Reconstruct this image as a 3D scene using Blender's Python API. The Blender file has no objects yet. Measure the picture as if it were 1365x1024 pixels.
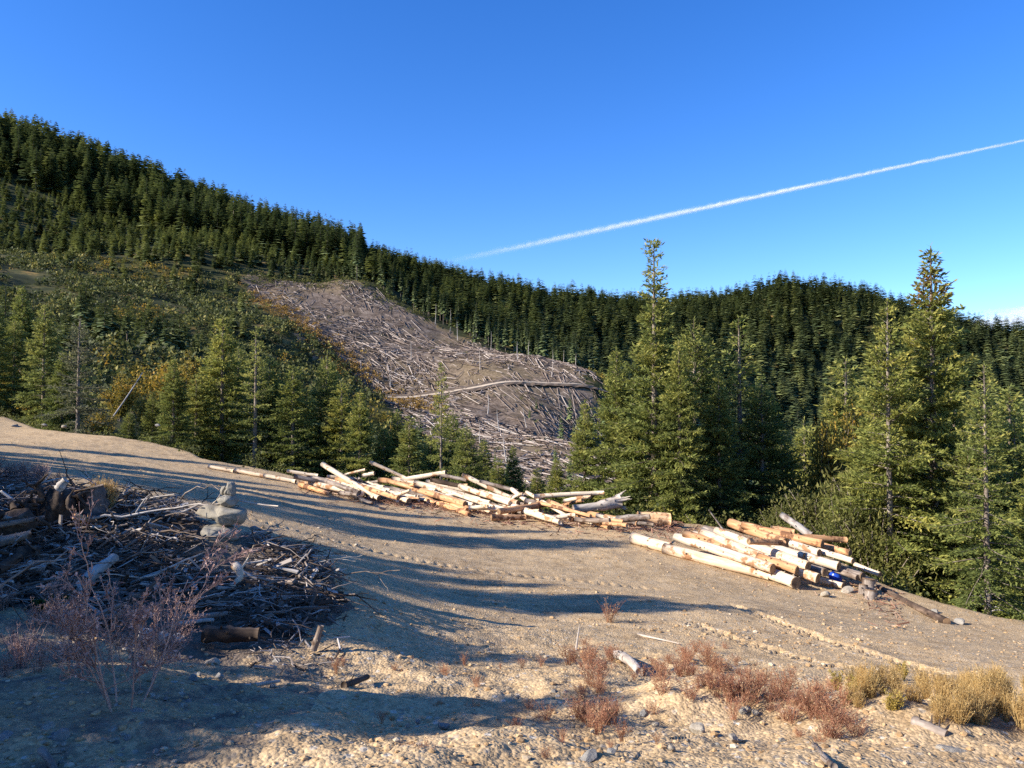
import bpy, math, random
import numpy as np
from mathutils import Vector, Matrix

random.seed(7)
R = np.random.default_rng(7)
scene = bpy.context.scene
COL = scene.collection
rad = math.radians

# ------------------------------------------------------------------ camera
F = 1012.0
PITCH = rad(1.5)
CAMZ = 1.65
CP, SP = math.cos(PITCH), math.sin(PITCH)
cam = bpy.data.cameras.new('camera')
camo = bpy.data.objects.new('camera', cam)
COL.objects.link(camo)
cam.sensor_width = 36.0
cam.lens = 36.0 * F / 1365.0
cam.clip_start = 0.05
cam.clip_end = 40000
camo.location = (0, 0, CAMZ)
camo.rotation_euler = (rad(90) + PITCH, 0, 0)
scene.camera = camo


def ray(u, v):
    """direction with y component 1"""
    a, b = (u - 682.5) / F, (512 - v) / F
    y = CP - b * SP
    z = SP + b * CP
    return np.array([a / y, 1.0, z / y])


def at(u, v, d):
    return np.array([0, 0, CAMZ]) + ray(u, v) * d


# ------------------------------------------------------------------ numpy noise
def _h(ix, iy, s):
    n = (ix.astype(np.int64) * 374761393 + iy.astype(np.int64) * 668265263 + s * 974634777) & 0x7fffffff
    n = ((n ^ (n >> 13)) * 1274126177) & 0x7fffffff
    n = n ^ (n >> 16)
    return (n & 0xffff) / 65535.0


def vn(x, y, s=0):
    ix, iy = np.floor(x), np.floor(y)
    fx, fy = x - ix, y - iy
    fx = fx * fx * (3 - 2 * fx)
    fy = fy * fy * (3 - 2 * fy)
    a, b = _h(ix, iy, s), _h(ix + 1, iy, s)
    c, d = _h(ix, iy + 1, s), _h(ix + 1, iy + 1, s)
    return (a + (b - a) * fx) * (1 - fy) + (c + (d - c) * fx) * fy - 0.5


def fbm(x, y, o=4, s=0, g=0.5):
    r, a = 0, 1.0
    for k in range(o):
        r = r + a * vn(x, y, s + k * 17)
        x, y = x * 2.03 + 11.3, y * 2.03 + 5.7
        a *= g
    return r


def cells(x, y, s=0):
    """distance to the nearest jittered cell point: lumps"""
    ix, iy = np.floor(x), np.floor(y)
    best = np.full(np.shape(x), 9.0)
    for dx in (-1, 0, 1):
        for dy in (-1, 0, 1):
            px = ix + dx + _h(ix + dx, iy + dy, s)
            py = iy + dy + _h(ix + dx, iy + dy, s + 5)
            best = np.minimum(best, (px - x) ** 2 + (py - y) ** 2)
    return np.sqrt(best)


def sst(a, b, x):
    t = np.clip((x - a) / (b - a), 0, 1)
    return t * t * (3 - 2 * t)


# ------------------------------------------------------------------ terrain
class TPS:
    def __init__(self, pts, lam=0.0):
        p = np.array(pts, float)
        self.s = 30.0
        self.p = p[:, :2] / self.s
        n = len(p)
        K = self.k(np.linalg.norm(self.p[:, None] - self.p[None], axis=2)) + lam * np.eye(n)
        Pm = np.c_[np.ones(n), self.p]
        A = np.block([[K, Pm], [Pm.T, np.zeros((3, 3))]])
        w = np.linalg.solve(A, np.r_[p[:, 2], 0, 0, 0])
        self.w, self.a = w[:n], w[n:]

    @staticmethod
    def k(r):
        return r * r * np.log(r + 1e-9)

    def __call__(self, x, y):
        x = np.asarray(x, float) / self.s
        y = np.asarray(y, float) / self.s
        z = self.a[0] + self.a[1] * x + self.a[2] * y
        for (px, py), w in zip(self.p, self.w):
            r2 = (x - px) ** 2 + (y - py) ** 2
            z = z + w * 0.5 * r2 * np.log(r2 + 1e-12)
        return z


NEARP = [(0, 1024, 3.4), (340, 1024, 3.5), (682, 1024, 3.6), (1024, 1024, 3.8), (1365, 1024, 4.0),
         (100, 900, 5), (400, 920, 5.4), (600, 940, 5.5), (850, 950, 5.3), (1100, 965, 5.1), (1365, 960, 5.2),
         (50, 800, 7), (250, 850, 6.5), (420, 800, 8.5), (600, 860, 8.5), (820, 885, 8), (1000, 890, 8.2),
         (1200, 900, 8.3), (1365, 905, 8.5), (60, 715, 9), (295, 718, 11), (560, 780, 13), (850, 800, 13.5),
         (1100, 830, 13), (1365, 845, 16), (150, 645, 17), (300, 660, 20), (450, 700, 20), (700, 720, 22.5),
         (850, 725, 22.5), (1060, 782, 19.5), (1170, 797, 18.5), (1250, 825, 17), (0, 610, 25), (0, 572, 40),
         (150, 585, 38), (280, 622, 33), (430, 655, 30.5), (640, 690, 27), (840, 705, 25.5), (930, 708, 26)]
nearpts = [tuple(at(*p)) for p in NEARP]
nearpts += [(-12, 5, .9), (-20, 15, 1.3), (-35, 27, 1.9), (-30, 45, 1.6), (0, -6, .1), (10, 0, -.4), (15, 5, -1.5),
            (22, 10, -3.6), (-10, -5, .6), (-40, 0, 2.5), (-40, -30, 3), (25, -20, -3), (0, -40, 0), (-45, 60, 3)]
near_f = TPS(nearpts)

FARP = [  # (u, v, depth) of the bare ground on the far slopes
    (0, 190, 690), (130, 243, 665), (270, 305, 640), (400, 338, 600), (500, 380, 560), (600, 420, 530),
    (0, 335, 450), (200, 345, 440), (330, 362, 445), (420, 376, 455), (490, 380, 455), (560, 430, 432), (620, 452, 425),
    (200, 410, 330), (320, 402, 400), (0, 440, 260), (120, 470, 200), (230, 490, 200), (340, 440, 330), (420, 470, 330),
    (450, 520, 290), (500, 542, 300), (640, 524, 312), (700, 485, 402), (700, 517, 320), (800, 513, 385), (800, 517, 335),
    (600, 590, 215), (700, 610, 205), (650, 640, 170), (800, 600, 230), (0, 545, 75), (100, 560, 65), (230, 585, 90), (350, 560, 200),
    (650, 420, 570), (800, 432, 620), (950, 418, 790), (1050, 388, 800), (1150, 406, 800), (1250, 440, 820), (1340, 478, 850),
    (1500, 505, 850), (1700, 500, 850), (900, 570, 430), (1100, 620, 480), (1365, 600, 500), (1500, 600, 500)]
farpts = [tuple(at(*p)) for p in FARP]
farpts += [(-20, 85, -9), (2, 72, -13), (25, 60, -16), (35, 45, -17), (60, 60, -22), (20, 130, -18), (60, 160, -34),
           (110, 160, -42), (60, 300, -36), (200, 380, -60), (150, 300, -55), (-60, 60, 2.5), (-90, 40, 6),
           (-300, 0, 40), (-600, 0, 90), (-750, 400, 235), (-400, 250, 100), (-250, -250, 20), (0, -300, 0), (300, -300, -30),
           (300, 0, -45), (700, 400, 60), (900, 900, 10), (-600, 1100, 280), (0, 1200, 70), (500, 1400, -40), (-60, -40, 4), (60, -40, -12),
           (45, 10, -16)]
far_f = TPS(farpts, 0.002)

EDGE = [(-300, 45), (0, 42), (150, 39.5), (280, 35), (430, 32.5), (640, 30), (840, 27.6), (930, 27.8), (1050, 25.6), (1120, 23),
        (1170, 20.6), (1250, 18.6), (1365, 17.2), (1600, 15.5)]
_et = np.array([math.atan((u - 682.5) / F) for u, d in EDGE])
_er = np.array([d * math.hypot(1, (u - 682.5) / F) for u, d in EDGE])
_et = np.r_[-math.pi, -1.9, _et, 1.3, 2.2, math.pi]
_er = np.r_[45, 55, _er, 20, 22, 45]


def edge_r(x, y):
    return np.interp(np.arctan2(x, y), _et, _er)


def edge_d(u):
    """depth of the clearing's edge in picture column u of the design photo"""
    return float(np.interp(u, [e[0] for e in EDGE], [e[1] for e in EDGE]))


# zones in plan, as polygons of (column, depth)
def plan(pts):
    return np.array([((u - 682.5) / F * d, d) for u, d in pts])


def inside(poly, x, y):
    x, y = np.asarray(x, float), np.asarray(y, float)
    r = np.zeros(x.shape, bool)
    n = len(poly)
    for i in range(n):
        (x0, y0), (x1, y1) = poly[i], poly[(i + 1) % n]
        c = ((y0 > y) != (y1 > y)) & (x < (x1 - x0) * (y - y0) / ((y1 - y0) or 1e-9) + x0)
        r ^= c
    return r


CLEAR = plan([(318, 442), (340, 405), (400, 352), (470, 318), (500, 296), (545, 235), (600, 190), (650, 150), (760, 140), (850, 200),
              (815, 320), (770, 380), (700, 404), (620, 427), (560, 434), (490, 455), (420, 458)])
DEBRIS = plan([(-200, 5.2), (40, 6.6), (150, 6.0), (260, 5.9), (400, 6.9), (455, 8.6), (445, 10.5), (400, 13.0), (330, 12.6), (280, 11.4), (160, 12.6), (60, 13.5), (-200, 16)])
_bu = [-300, 0, 100, 230, 330, 420, 490, 560, 620, 700, 800, 870, 1000, 1500]
_bd = [430, 440, 432, 424, 442, 456, 456, 434, 428, 405, 390, 320, 260, 220]


def forest(x, y):
    u = x / np.maximum(y, 1) * F + 682.5
    return y > np.interp(u, _bu, _bd)


ROADL = [(430, 556, 296), (500, 542, 300), (560, 534, 305), (640, 524, 312), (700, 517, 320), (760, 516, 326), (830, 518, 335)]


def height(x, y, micro=False):
    x = np.asarray(x, float)
    y = np.asarray(y, float)
    r = np.hypot(x, y)
    s = r - edge_r(x, y)
    s = s + 1.2 * fbm(x * .35, y * .35, 2, 3)
    w = sst(0, 26, s)
    z = near_f(x, y) * (1 - w)
    z = z + far_f(x, y) * w
    z = z - 2.2 * sst(0, 4.5, s) * (1 - sst(10, 34, s))
    far = sst(40, 140, r)
    z = z + far * (5.0 * fbm(x * .021, y * .021, 4, 40) + 5.0 * fbm(x * .007, y * .007, 2, 60))
    # gullies down the left slope
    z = z + near_bumps(x, y, r)
    if micro:
        z = z + micro_bumps(x, y, r)
    return z


def near_bumps(x, y, r):
    k = 1 - sst(38, 60, r)
    rough = 1 - sst(6.5, 10.5, r)
    b = inside(DEBRIS, x, y)
    z = k * (.10 * fbm(x * .45, y * .45, 3, 8) * (.45 + rough))
    z = z + b * .14 * fbm(x * .8, y * .8, 3, 21)
    z = z + k * .38 * np.exp(-(((x + 5.7) / 2.3) ** 2 + ((y - 9.3) / 1.5) ** 2)) + k * .22 * np.exp(-(((x + 3.6) / 1.6) ** 2 + ((y - 9.0) / 1.3) ** 2))
    # low berm under the weeds
    bx = np.array([[0.6, 6.3], [1.4, 5.6], [2.4, 5.2], [4.2, 5.3]])
    for i in range(3):
        a, c = bx[i], bx[i + 1]
        t = np.clip(((x - a[0]) * (c[0] - a[0]) + (y - a[1]) * (c[1] - a[1])) / ((c - a) @ (c - a)), 0, 1)
        dd = np.hypot(x - a[0] - t * (c[0] - a[0]), y - a[1] - t * (c[1] - a[1]))
        z = np.maximum(z, z + .13 * np.exp(-(dd / .55) ** 2) - .03)
    return z


def micro_bumps(x, y, r):
    k = 1 - sst(40, 60, r)
    rough = .35 + .65 * (1 - sst(6.5, 11.5, r + 1.5 * fbm(x * .5, y * .5, 2, 77)))
    rough = np.maximum(rough, 1.0 * inside(DEBRIS, x, y))
    z = .078 * fbm(x * 1.5, y * 1.9, 6, 31, .58)
    z = z + .045 * np.maximum(0, .5 - cells(x * 2.7, y * 2.7, 3)) * (vn(x * .8, y * .8, 44) > -.05) + .016 * np.maximum(0, .5 - cells(x * 8.0, y * 8.0, 9))
    z = z * rough
    # clods on the scraped pad
    z = z + .010 * np.maximum(0, .42 - cells(x * 5.0, y * 5.0, 12)) + .022 * fbm(x * .9, y * 3.1, 3, 90)
    # wheel and crawler tracks across the pad
    for (x0, y0, x1, y1, wd, dep, pitch) in TRACKS:
        L = math.hypot(x1 - x0, y1 - y0)
        ex, ey = (x1 - x0) / L, (y1 - y0) / L
        s = (x - x0) * ex + (y - y0) * ey
        t = -(x - x0) * ey + (y - y0) * ex
        t = t + .15 * np.sin(s * .35)
        m = (1 - sst(wd * .75, wd, np.abs(t))) * sst(0, .6, s) * (1 - sst(L - .6, L, s))
        bars = .5 + .5 * np.sign(np.sin((s + .35 * np.abs(t)) * 2 * math.pi / pitch) - .2)
        z = z - m * dep * (.35 + .65 * bars) + dep * .22 * np.exp(-((np.abs(t) - wd * 1.15) / (wd * .3)) ** 2) * sst(0, .6, s) * (1 - sst(L - .6, L, s))
    return z * k


def trk(u0, v0, d0, u1, v1, d1, wd, dep, pitch):
    a, b = at(u0, v0, d0), at(u1, v1, d1)
    return (a[0], a[1], b[0], b[1], wd, dep, pitch)


TRACKS = [trk(960, 815, 14.6, 1300, 905, 8.4, .17, .06, .21), trk(900, 840, 12.0, 1180, 905, 8.2, .16, .045, .2),
          trk(300, 690, 16.5, 900, 770, 16, .25, .03, .23), trk(420, 760, 11.5, 860, 812, 12.6, .25, .035, .23),
          trk(60, 600, 30, 420, 675, 24, .3, .04, .25), trk(30, 612, 26, 480, 700, 20.5, .3, .04, .25)]


def hz(x, y, micro=False):
    return float(height(np.array([x]), np.array([y]), micro)[0])


def hit(u, v, h=0.0, dmax=None, d0=2.0):
    """the point seen at (u, v) that lies h above the ground"""
    r = ray(u, v)
    ds = d0 * 1.004 ** np.arange(0, 1400)
    if dmax is None:
        dmax = edge_d(u) + .3
    ds = ds[ds < dmax]
    z = CAMZ + r[2] * ds
    g = height(r[0] * ds, ds) + h
    b = np.nonzero(z <= g)[0]
    d = ds[b[0]] if len(b) else dmax
    return np.array([r[0] * d, d, CAMZ + r[2] * d])


# ------------------------------------------------------------------ mesh helpers
def mesh_np(name, V, Fs, mats, midx=None, col=None, smooth=True):
    """Fs: list of (n,k) int arrays"""
    me = bpy.data.meshes.new(name)
    V = np.asarray(V, np.float32)
    me.vertices.add(len(V))
    me.vertices.foreach_set('co', V.ravel())
    tot = np.concatenate([np.full(len(f), f.shape[1], np.int32) for f in Fs])
    li = np.concatenate([f.ravel() for f in Fs]).astype(np.int32)
    me.loops.add(len(li))
    me.loops.foreach_set('vertex_index', li)
    me.polygons.add(len(tot))
    st = np.concatenate([[0], np.cumsum(tot)[:-1]]).astype(np.int32)
    me.polygons.foreach_set('loop_start', st)
    me.polygons.foreach_set('loop_total', tot)
    for m in (mats if isinstance(mats, (list, tuple)) else [mats]):
        me.materials.append(m)
    if midx is not None:
        me.polygons.foreach_set('material_index', np.asarray(midx, np.int32))
    me.polygons.foreach_set('use_smooth', np.full(len(tot), bool(smooth)))
    if col is not None:
        a = me.color_attributes.new('tint', 'FLOAT_COLOR', 'POINT')
        c = np.ones((len(V), 4), np.float32)
        c[:, :col.shape[1]] = col
        a.data.foreach_set('color', c.ravel())
    me.update(calc_edges=True)
    me.validate()
    return me


def link(name, data, parent=None, mat=None):
    o = bpy.data.objects.new(name, data)
    COL.objects.link(o)
    if parent is not None:
        o.parent = parent
    if mat is not None:
        o.matrix_world = mat
    return o


def tag(o, label=None, cat=None, group=None, kind=None):
    if label:
        o['label'] = label
    if cat:
        o['category'] = cat
    if group:
        o['group'] = group
    if kind:
        o['kind'] = kind
    return o


def thing(name, label, cat, loc=(0, 0, 0), rz=0, group=None):
    o = bpy.data.objects.new(name, None)
    COL.objects.link(o)
    o.location = [float(c) for c in loc]
    o.rotation_euler = (0, 0, rz)
    o.empty_display_size = .2
    return tag(o, label, cat, group)


def dup(root, loc, rz, s=1.0, label=None, cat=None, group=None, tilt=(0, 0)):
    r = root.copy()
    COL.objects.link(r)
    r.location = [float(c) for c in loc]
    r.rotation_euler = (tilt[0], tilt[1], rz)
    r.scale = s if isinstance(s, (tuple, list)) else (s, s, s)
    tag(r, label, cat, group)
    for ch in list(root.children):
        c = ch.copy()
        COL.objects.link(c)
        c.parent = r
        for g in ch.children:
            k = g.copy()
            COL.objects.link(k)
            k.parent = c
    return r


class MB:
    def __init__(self):
        self.V, self.F, self.C, self.n = [], {}, [], 0

    def add(self, V, Fa, col=None):
        V = np.asarray(V, float).reshape(-1, 3)
        Fa = np.asarray(Fa, int)
        self.F.setdefault(Fa.shape[1], []).append(Fa + self.n)
        self.V.append(V)
        if col is None:
            col = (1, 1, 1)
        col = np.asarray(col, float)
        if col.ndim == 1:
            col = np.tile(col, (len(V), 1))
        self.C.append(col)
        self.n += len(V)

    def tube(self, P, r, sides=5, cap=True, col=None, jit=0.0):
        P = np.asarray(P, float)
        n = len(P)
        r = np.broadcast_to(np.asarray(r, float), (n,))
        T = np.gradient(P, axis=0)
        T /= np.linalg.norm(T, axis=1)[:, None] + 1e-9
        up = np.array([0, 0, 1.0]) if abs(T[0, 2]) < .9 else np.array([1.0, 0, 0])
        A = np.cross(T, up)
        A /= np.linalg.norm(A, axis=1)[:, None] + 1e-9
        B = np.cross(T, A)
        an = np.linspace(0, 2 * math.pi, sides, endpoint=False)
        rr = r[:, None] * (1 + jit * (R.random((n, sides)) - .5)) if jit else np.repeat(r[:, None], sides, 1)
        V = P[:, None] + rr[..., None] * (np.cos(an)[None, :, None] * A[:, None] + np.sin(an)[None, :, None] * B[:, None])
        i = np.arange(n - 1)[:, None] * sides
        j = np.arange(sides)[None]
        j2 = (j + 1) % sides
        q = np.stack([i + j, i + j2, i + sides + j2, i + sides + j], -1).reshape(-1, 4)
        self.add(V.reshape(-1, 3), q, col)
        if cap and sides > 2:
            for k, rev in ((0, False), (n - 1, True)):
                f = self.n - n * sides + k * sides + np.arange(sides)
                f = f[::-1] if rev else f
                self.F.setdefault(sides, []).append(f[None])

    def build(self, name, mats, smooth=True, col=True):
        Fs = [np.concatenate(v) for k, v in sorted(self.F.items())]
        return mesh_np(name, np.concatenate(self.V), Fs, mats, None, np.concatenate(self.C) if col else None, smooth)


def unit(v):
    v = np.asarray(v, float)
    return v / (np.linalg.norm(v, axis=-1, keepdims=True) + 1e-12)


# ------------------------------------------------------------------ materials
class N:
    def __init__(self, name):
        self.m = bpy.data.materials.new(name)
        self.m.use_nodes = True
        self.t = self.m.node_tree
        self.t.nodes.clear()
        self.out = self.t.nodes.new('ShaderNodeOutputMaterial')

    def n(self, typ, ins=None, **kw):
        x = self.t.nodes.new('ShaderNode' + typ)
        for k, v in kw.items():
            setattr(x, k, v)
        for k, v in (ins or {}).items():
            if hasattr(v, 'is_output') or hasattr(v, 'links'):
                self.t.links.new(v, x.inputs[k])
            else:
                x.inputs[k].default_value = v
        return x

    def mix(self, fac, a, b, mode='MIX'):
        x = self.t.nodes.new('ShaderNodeMix')
        x.data_type = 'RGBA'
        x.blend_type = mode
        for i, v in ((0, fac), (6, a), (7, b)):
            if hasattr(v, 'links'):
                self.t.links.new(v, x.inputs[i])
            else:
                x.inputs[i].default_value = v if i == 0 else (*v, 1)
        return x.outputs[2]

    def ramp(self, fac, stops):
        x = self.t.nodes.new('ShaderNodeValToRGB')
        self.t.links.new(fac, x.inputs[0])
        el = x.color_ramp.elements
        while len(el) < len(stops):
            el.new(.5)
        for e, (p, c) in zip(el, stops):
            e.position = p
            e.color = (*c, 1) if isinstance(c, (tuple, list)) else (c, c, c, 1)
        return x.outputs[0]

    def noise(self, vec, scale, detail=4, rough=.55):
        return self.n('TexNoise', {'Vector': vec, 'Scale': scale, 'Detail': detail, 'Roughness': rough}).outputs['Fac']

    def math(self, op, a, b=0.0):
        x = self.t.nodes.new('ShaderNodeMath')
        x.operation = op
        for i, v in ((0, a), (1, b)):
            if hasattr(v, 'links'):
                self.t.links.new(v, x.inputs[i])
            else:
                x.inputs[i].default_value = v
        return x.outputs[0]

    def finish(self, col, rough=.9, bump=None, bstr=.5, bdist=.02, spec=.2, trans=None):
        b = self.n('BsdfPrincipled', {'Roughness': rough, 'Specular IOR Level': spec})
        if hasattr(col, 'links'):
            self.t.links.new(col, b.inputs['Base Color'])
        else:
            b.inputs['Base Color'].default_value = (*col, 1)
        if bump is not None:
            bn = self.n('Bump', {'Height': bump, 'Strength': bstr, 'Distance': bdist})
            self.t.links.new(bn.outputs[0], b.inputs['Normal'])
        sh = b.outputs[0]
        if trans:
            tr = self.n('BsdfTranslucent')
            self.t.links.new(col, tr.inputs['Color'])
            ms = self.n('MixShader', {'Fac': trans})
            self.t.links.new(sh, ms.inputs[1])
            self.t.links.new(tr.outputs[0], ms.inputs[2])
            sh = ms.outputs[0]
        self.t.links.new(sh, self.out.inputs['Surface'])
        return self.m

    def obj(self):
        return self.n('TexCoord').outputs['Object']

    def pos(self):
        return self.n('NewGeometry').outputs['Position']

    def rnd(self):
        return self.n('ObjectInfo').outputs['Random']

    def tint(self):
        return self.n('Attribute', attribute_name='tint').outputs['Color']


def mat_ground():
    m = N('dirt')
    p = m.pos()
    z = m.n('Attribute', attribute_name='tint')
    sep = m.n('SeparateColor', {'Color': z.outputs['Color']})
    n1 = m.noise(p, .35, 5)
    n2 = m.noise(p, 3.2, 6, .65)
    n3 = m.noise(p, 26.0, 4, .7)
    vor = m.n('TexVoronoi', {'Vector': p, 'Scale': 17.0, 'Randomness': 1.0})
    vor2 = m.n('TexVoronoi', {'Vector': p, 'Scale': 46.0, 'Randomness': 1.0})
    d = m.ramp(n1, [(.3, (.29, .192, .10)), (.5, (.455, .315, .168)), (.72, (.385, .262, .135))])
    d = m.mix(m.ramp(n2, [(.38, 0.), (.68, 1.)]), d, (.53, .385, .225))
    d = m.mix(m.ramp(n2, [(.25, .75), (.42, 0.)]), d, (.20, .135, .08))
    sc = m.n('SeparateColor', {'Color': vor.outputs['Color']})
    st = m.math('MULTIPLY', m.ramp(sc.outputs[0], [(.72, 0.), (.78, 1.)]), m.ramp(vor.outputs['Distance'], [(.30, 1.), (.42, 0.)]))
    d = m.mix(m.math('MULTIPLY', st, .8), d, m.ramp(sc.outputs[1], [(0, (.16, .14, .12)), (.5, (.42, .36, .28)), (1, (.58, .52, .43))]))
    sc2 = m.n('SeparateColor', {'Color': vor2.outputs['Color']})
    d = m.mix(.55, d, m.ramp(sc2.outputs[0], [(0, .35), (.5, .85), (1, 1.25)]), 'MULTIPLY')
    n4 = m.noise(p, 1.1, 5, .7)
    d = m.mix(m.ramp(n4, [(.30, .6), (.46, 0.)]), d, (.22, .15, .09))
    # wood waste soil of the slash heap
    w = m.mix(n2, (.055, .041, .031), (.19, .145, .105))
    w = m.mix(m.ramp(n3, [(.5, 0.), (.7, 1.)]), w, (.22, .17, .13))
    bf = m.math('ADD', sep.outputs[2], m.math('SUBTRACT', m.math('MULTIPLY', n2, 1.5), .8))
    d = m.mix(m.ramp(bf, [(.35, 0.), (.65, 1.)]), d, w)
    # clear-cut slope
    c1 = m.noise(p, .22, 6, .75)
    c2 = m.noise(p, .03, 4)
    c3 = m.noise(p, 1.1, 4, .7)
    c = m.ramp(c1, [(.3, (.05, .036, .026)), (.5, (.155, .115, .086)), (.7, (.28, .22, .17))])
    c = m.mix(m.ramp(c2, [(.45, 0.), (.62, .75)]), c, (.17, .125, .07))
    c = m.mix(.8, c, m.ramp(c3, [(.3, .35), (.5, .9), (.7, 1.7)]), 'MULTIPLY')
    d = m.mix(sep.outputs[0], d, c)
    # brush and forest floor
    g = m.ramp(m.noise(p, .09, 6, .7), [(.28, (.012, .015, .007)), (.45, (.035, .04, .015)), (.56, (.07, .065, .024)), (.66, (.22, .14, .045)), (.8, (.16, .12, .075))])
    d = m.mix(sep.outputs[1], d, g)
    bmp = m.math('ADD', m.math('MULTIPLY', n3, .6), m.math('MULTIPLY', m.math('SUBTRACT', 1.0, vor2.outputs['Distance']), .5))
    return m.finish(d, .95, bmp, .6, .025, .1)


def mat_leaf(name, stops, trans=.35, var=.5):
    m = N(name)
    t = m.tint()
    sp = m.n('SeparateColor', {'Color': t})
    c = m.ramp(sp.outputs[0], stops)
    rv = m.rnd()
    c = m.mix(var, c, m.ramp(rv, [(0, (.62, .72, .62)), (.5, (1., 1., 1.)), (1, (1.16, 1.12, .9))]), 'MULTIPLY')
    c = m.mix(sp.outputs[1], c, (.20, .075, .03))
    return m.finish(c, .7, None, spec=.25, trans=trans)


def mat_wood(name, stops, patch, pamt=(.5, .62), bstr=.5, along=(1.2, 9, 9), rough=.8):
    m = N(name)
    o = m.obj()
    rv = m.rnd()
    off = m.n('Combine' + 'XYZ', {'X': m.math('MULTIPLY', rv, 37.0), 'Y': m.math('MULTIPLY', rv, 11.0), 'Z': 0.0})
    v = m.n('VectorMath', {0: o, 1: off.outputs[0]}, operation='ADD').outputs[0]
    v2 = m.n('VectorMath', {0: v, 1: along}, operation='MULTIPLY').outputs[0]
    n1 = m.noise(v2, 1.6, 6, .65)
    n2 = m.noise(v, 1.5, 5, .7)
    c = m.ramp(n1, stops)
    c = m.mix(m.ramp(n2, [(pamt[0], 0.), (pamt[1], 1.)]), c, patch)
    vo = m.n('TexVoronoi', {'Vector': v, 'Scale': 4.5})
    c = m.mix(m.ramp(vo.outputs['Distance'], [(.08, .85), (.14, 0.)]), c, (.07, .04, .025))
    c = m.mix(.55, c, m.ramp(rv, [(0, (.78, .74, .7)), (.4, (1., 1., 1.)), (.75, (1.05, .92, .78)), (1, (.9, .95, 1.))]), 'MULTIPLY')
    t = m.tint()
    c = m.mix(1.0, c, t, 'MULTIPLY')
    return m.finish(c, rough, n1, bstr, .02, .15)


M = {}
M['dirt'] = mat_ground()
M['needle'] = mat_leaf('needles', [(0, (.062, .085, .028)), (.45, (.18, .205, .052)), (.8, (.34, .325, .08)), (1, (.46, .40, .105))], .42)
M['needle_pale'] = mat_leaf('pale_needles', [(0, (.07, .075, .04)), (.5, (.14, .14, .07)), (1, (.22, .20, .11))])
M['needle_far'] = mat_leaf('distant_needles', [(0, (.045, .068, .036)), (.5, (.13, .165, .07)), (1, (.29, .31, .12))], .15, .5)
M['leaf_y'] = mat_leaf('yellowing_leaves', [(0, (.06, .07, .02)), (.4, (.14, .13, .03)), (.75, (.30, .21, .03)), (1, (.42, .24, .04))], .4)
M['leaf_w'] = mat_leaf('willow_leaves', [(0, (.05, .06, .018)), (.5, (.12, .125, .032)), (1, (.22, .20, .06))], .4)
M['weed'] = mat_leaf('dry_red_weed', [(0, (.17, .07, .045)), (.4, (.36, .155, .09)), (.7, (.48, .26, .15)), (1, (.62, .45, .27))], .3)
M['straw'] = mat_leaf('dry_straw', [(0, (.18, .10, .04)), (.5, (.52, .34, .13)), (1, (.7, .52, .25))], .35)
M['deadtwig'] = mat_leaf('dead_twigs', [(0, (.20, .10, .08)), (.5, (.40, .25, .21)), (1, (.58, .42, .36))], .2)
M['brush'] = mat_leaf('brush_leaves', [(0, (.03, .038, .013)), (.5, (.085, .098, .028)), (.85, (.19, .185, .05)), (1, (.30, .25, .07))], .3)
M['bracken'] = mat_leaf('bracken', [(0, (.12, .07, .02)), (.5, (.30, .17, .035)), (1, (.42, .28, .07))], .3)
M['leaf_o'] = mat_leaf('olive_yellow_leaves', [(0, (.22, .17, .04)), (.5, (.42, .31, .08)), (1, (.55, .42, .15))], .35)
M['moss'] = mat_leaf('moss', [(0, (.03, .06, .01)), (1, (.10, .15, .03))], .3)
M['bark'] = mat_wood('tree_bark', [(.3, (.09, .07, .055)), (.5, (.20, .165, .13)), (.7, (.34, .29, .24))], (.13, .10, .08))
M['peeled'] = mat_wood('peeled_wood', [(.28, (.36, .26, .17)), (.45, (.56, .45, .325)), (.7, (.70, .60, .47))], (.30, .165, .085), (.54, .60))
M['orange'] = mat_wood('orange_wood', [(.3, (.34, .165, .075)), (.5, (.50, .275, .135)), (.7, (.60, .40, .24))], (.17, .085, .045), (.52, .58))
M['grey'] = mat_wood('weathered_wood', [(.3, (.11, .083, .065)), (.5, (.235, .19, .155)), (.7, (.40, .345, .295))], (.10, .065, .045), (.5, .62))
M['silver'] = mat_wood('silver_wood', [(.3, (.22, .19, .165)), (.5, (.40, .36, .32)), (.7, (.55, .51, .465))], (.16, .115, .09), (.55, .68))
M['darkwood'] = mat_wood('dark_root_wood', [(.3, (.022, .016, .012)), (.5, (.06, .042, .03)), (.7, (.13, .095, .07))], (.03, .02, .015))


def mat_cut():
    m = N('cut_wood_end')
    o = m.obj()
    sp = m.n('SeparateXYZ', {0: o})
    rr = m.math('SQRT', m.math('ADD', m.math('POWER', sp.outputs[1], 2.0), m.math('POWER', sp.outputs[2], 2.0)))
    w = m.math('SINE', m.math('MULTIPLY', m.math('ADD', rr, m.math('MULTIPLY', m.noise(o, 4, 2), .05)), 210.0))
    c = m.mix(m.math('MULTIPLY', m.math('ADD', w, 1.0), .3), (.30, .19, .10), (.17, .10, .055))
    c = m.mix(m.ramp(m.noise(o, 9, 3), [(.45, 0.), (.65, .8)]), c, (.09, .055, .035))
    return m.finish(c, .85, None)


M['cut'] = mat_cut()


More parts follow.
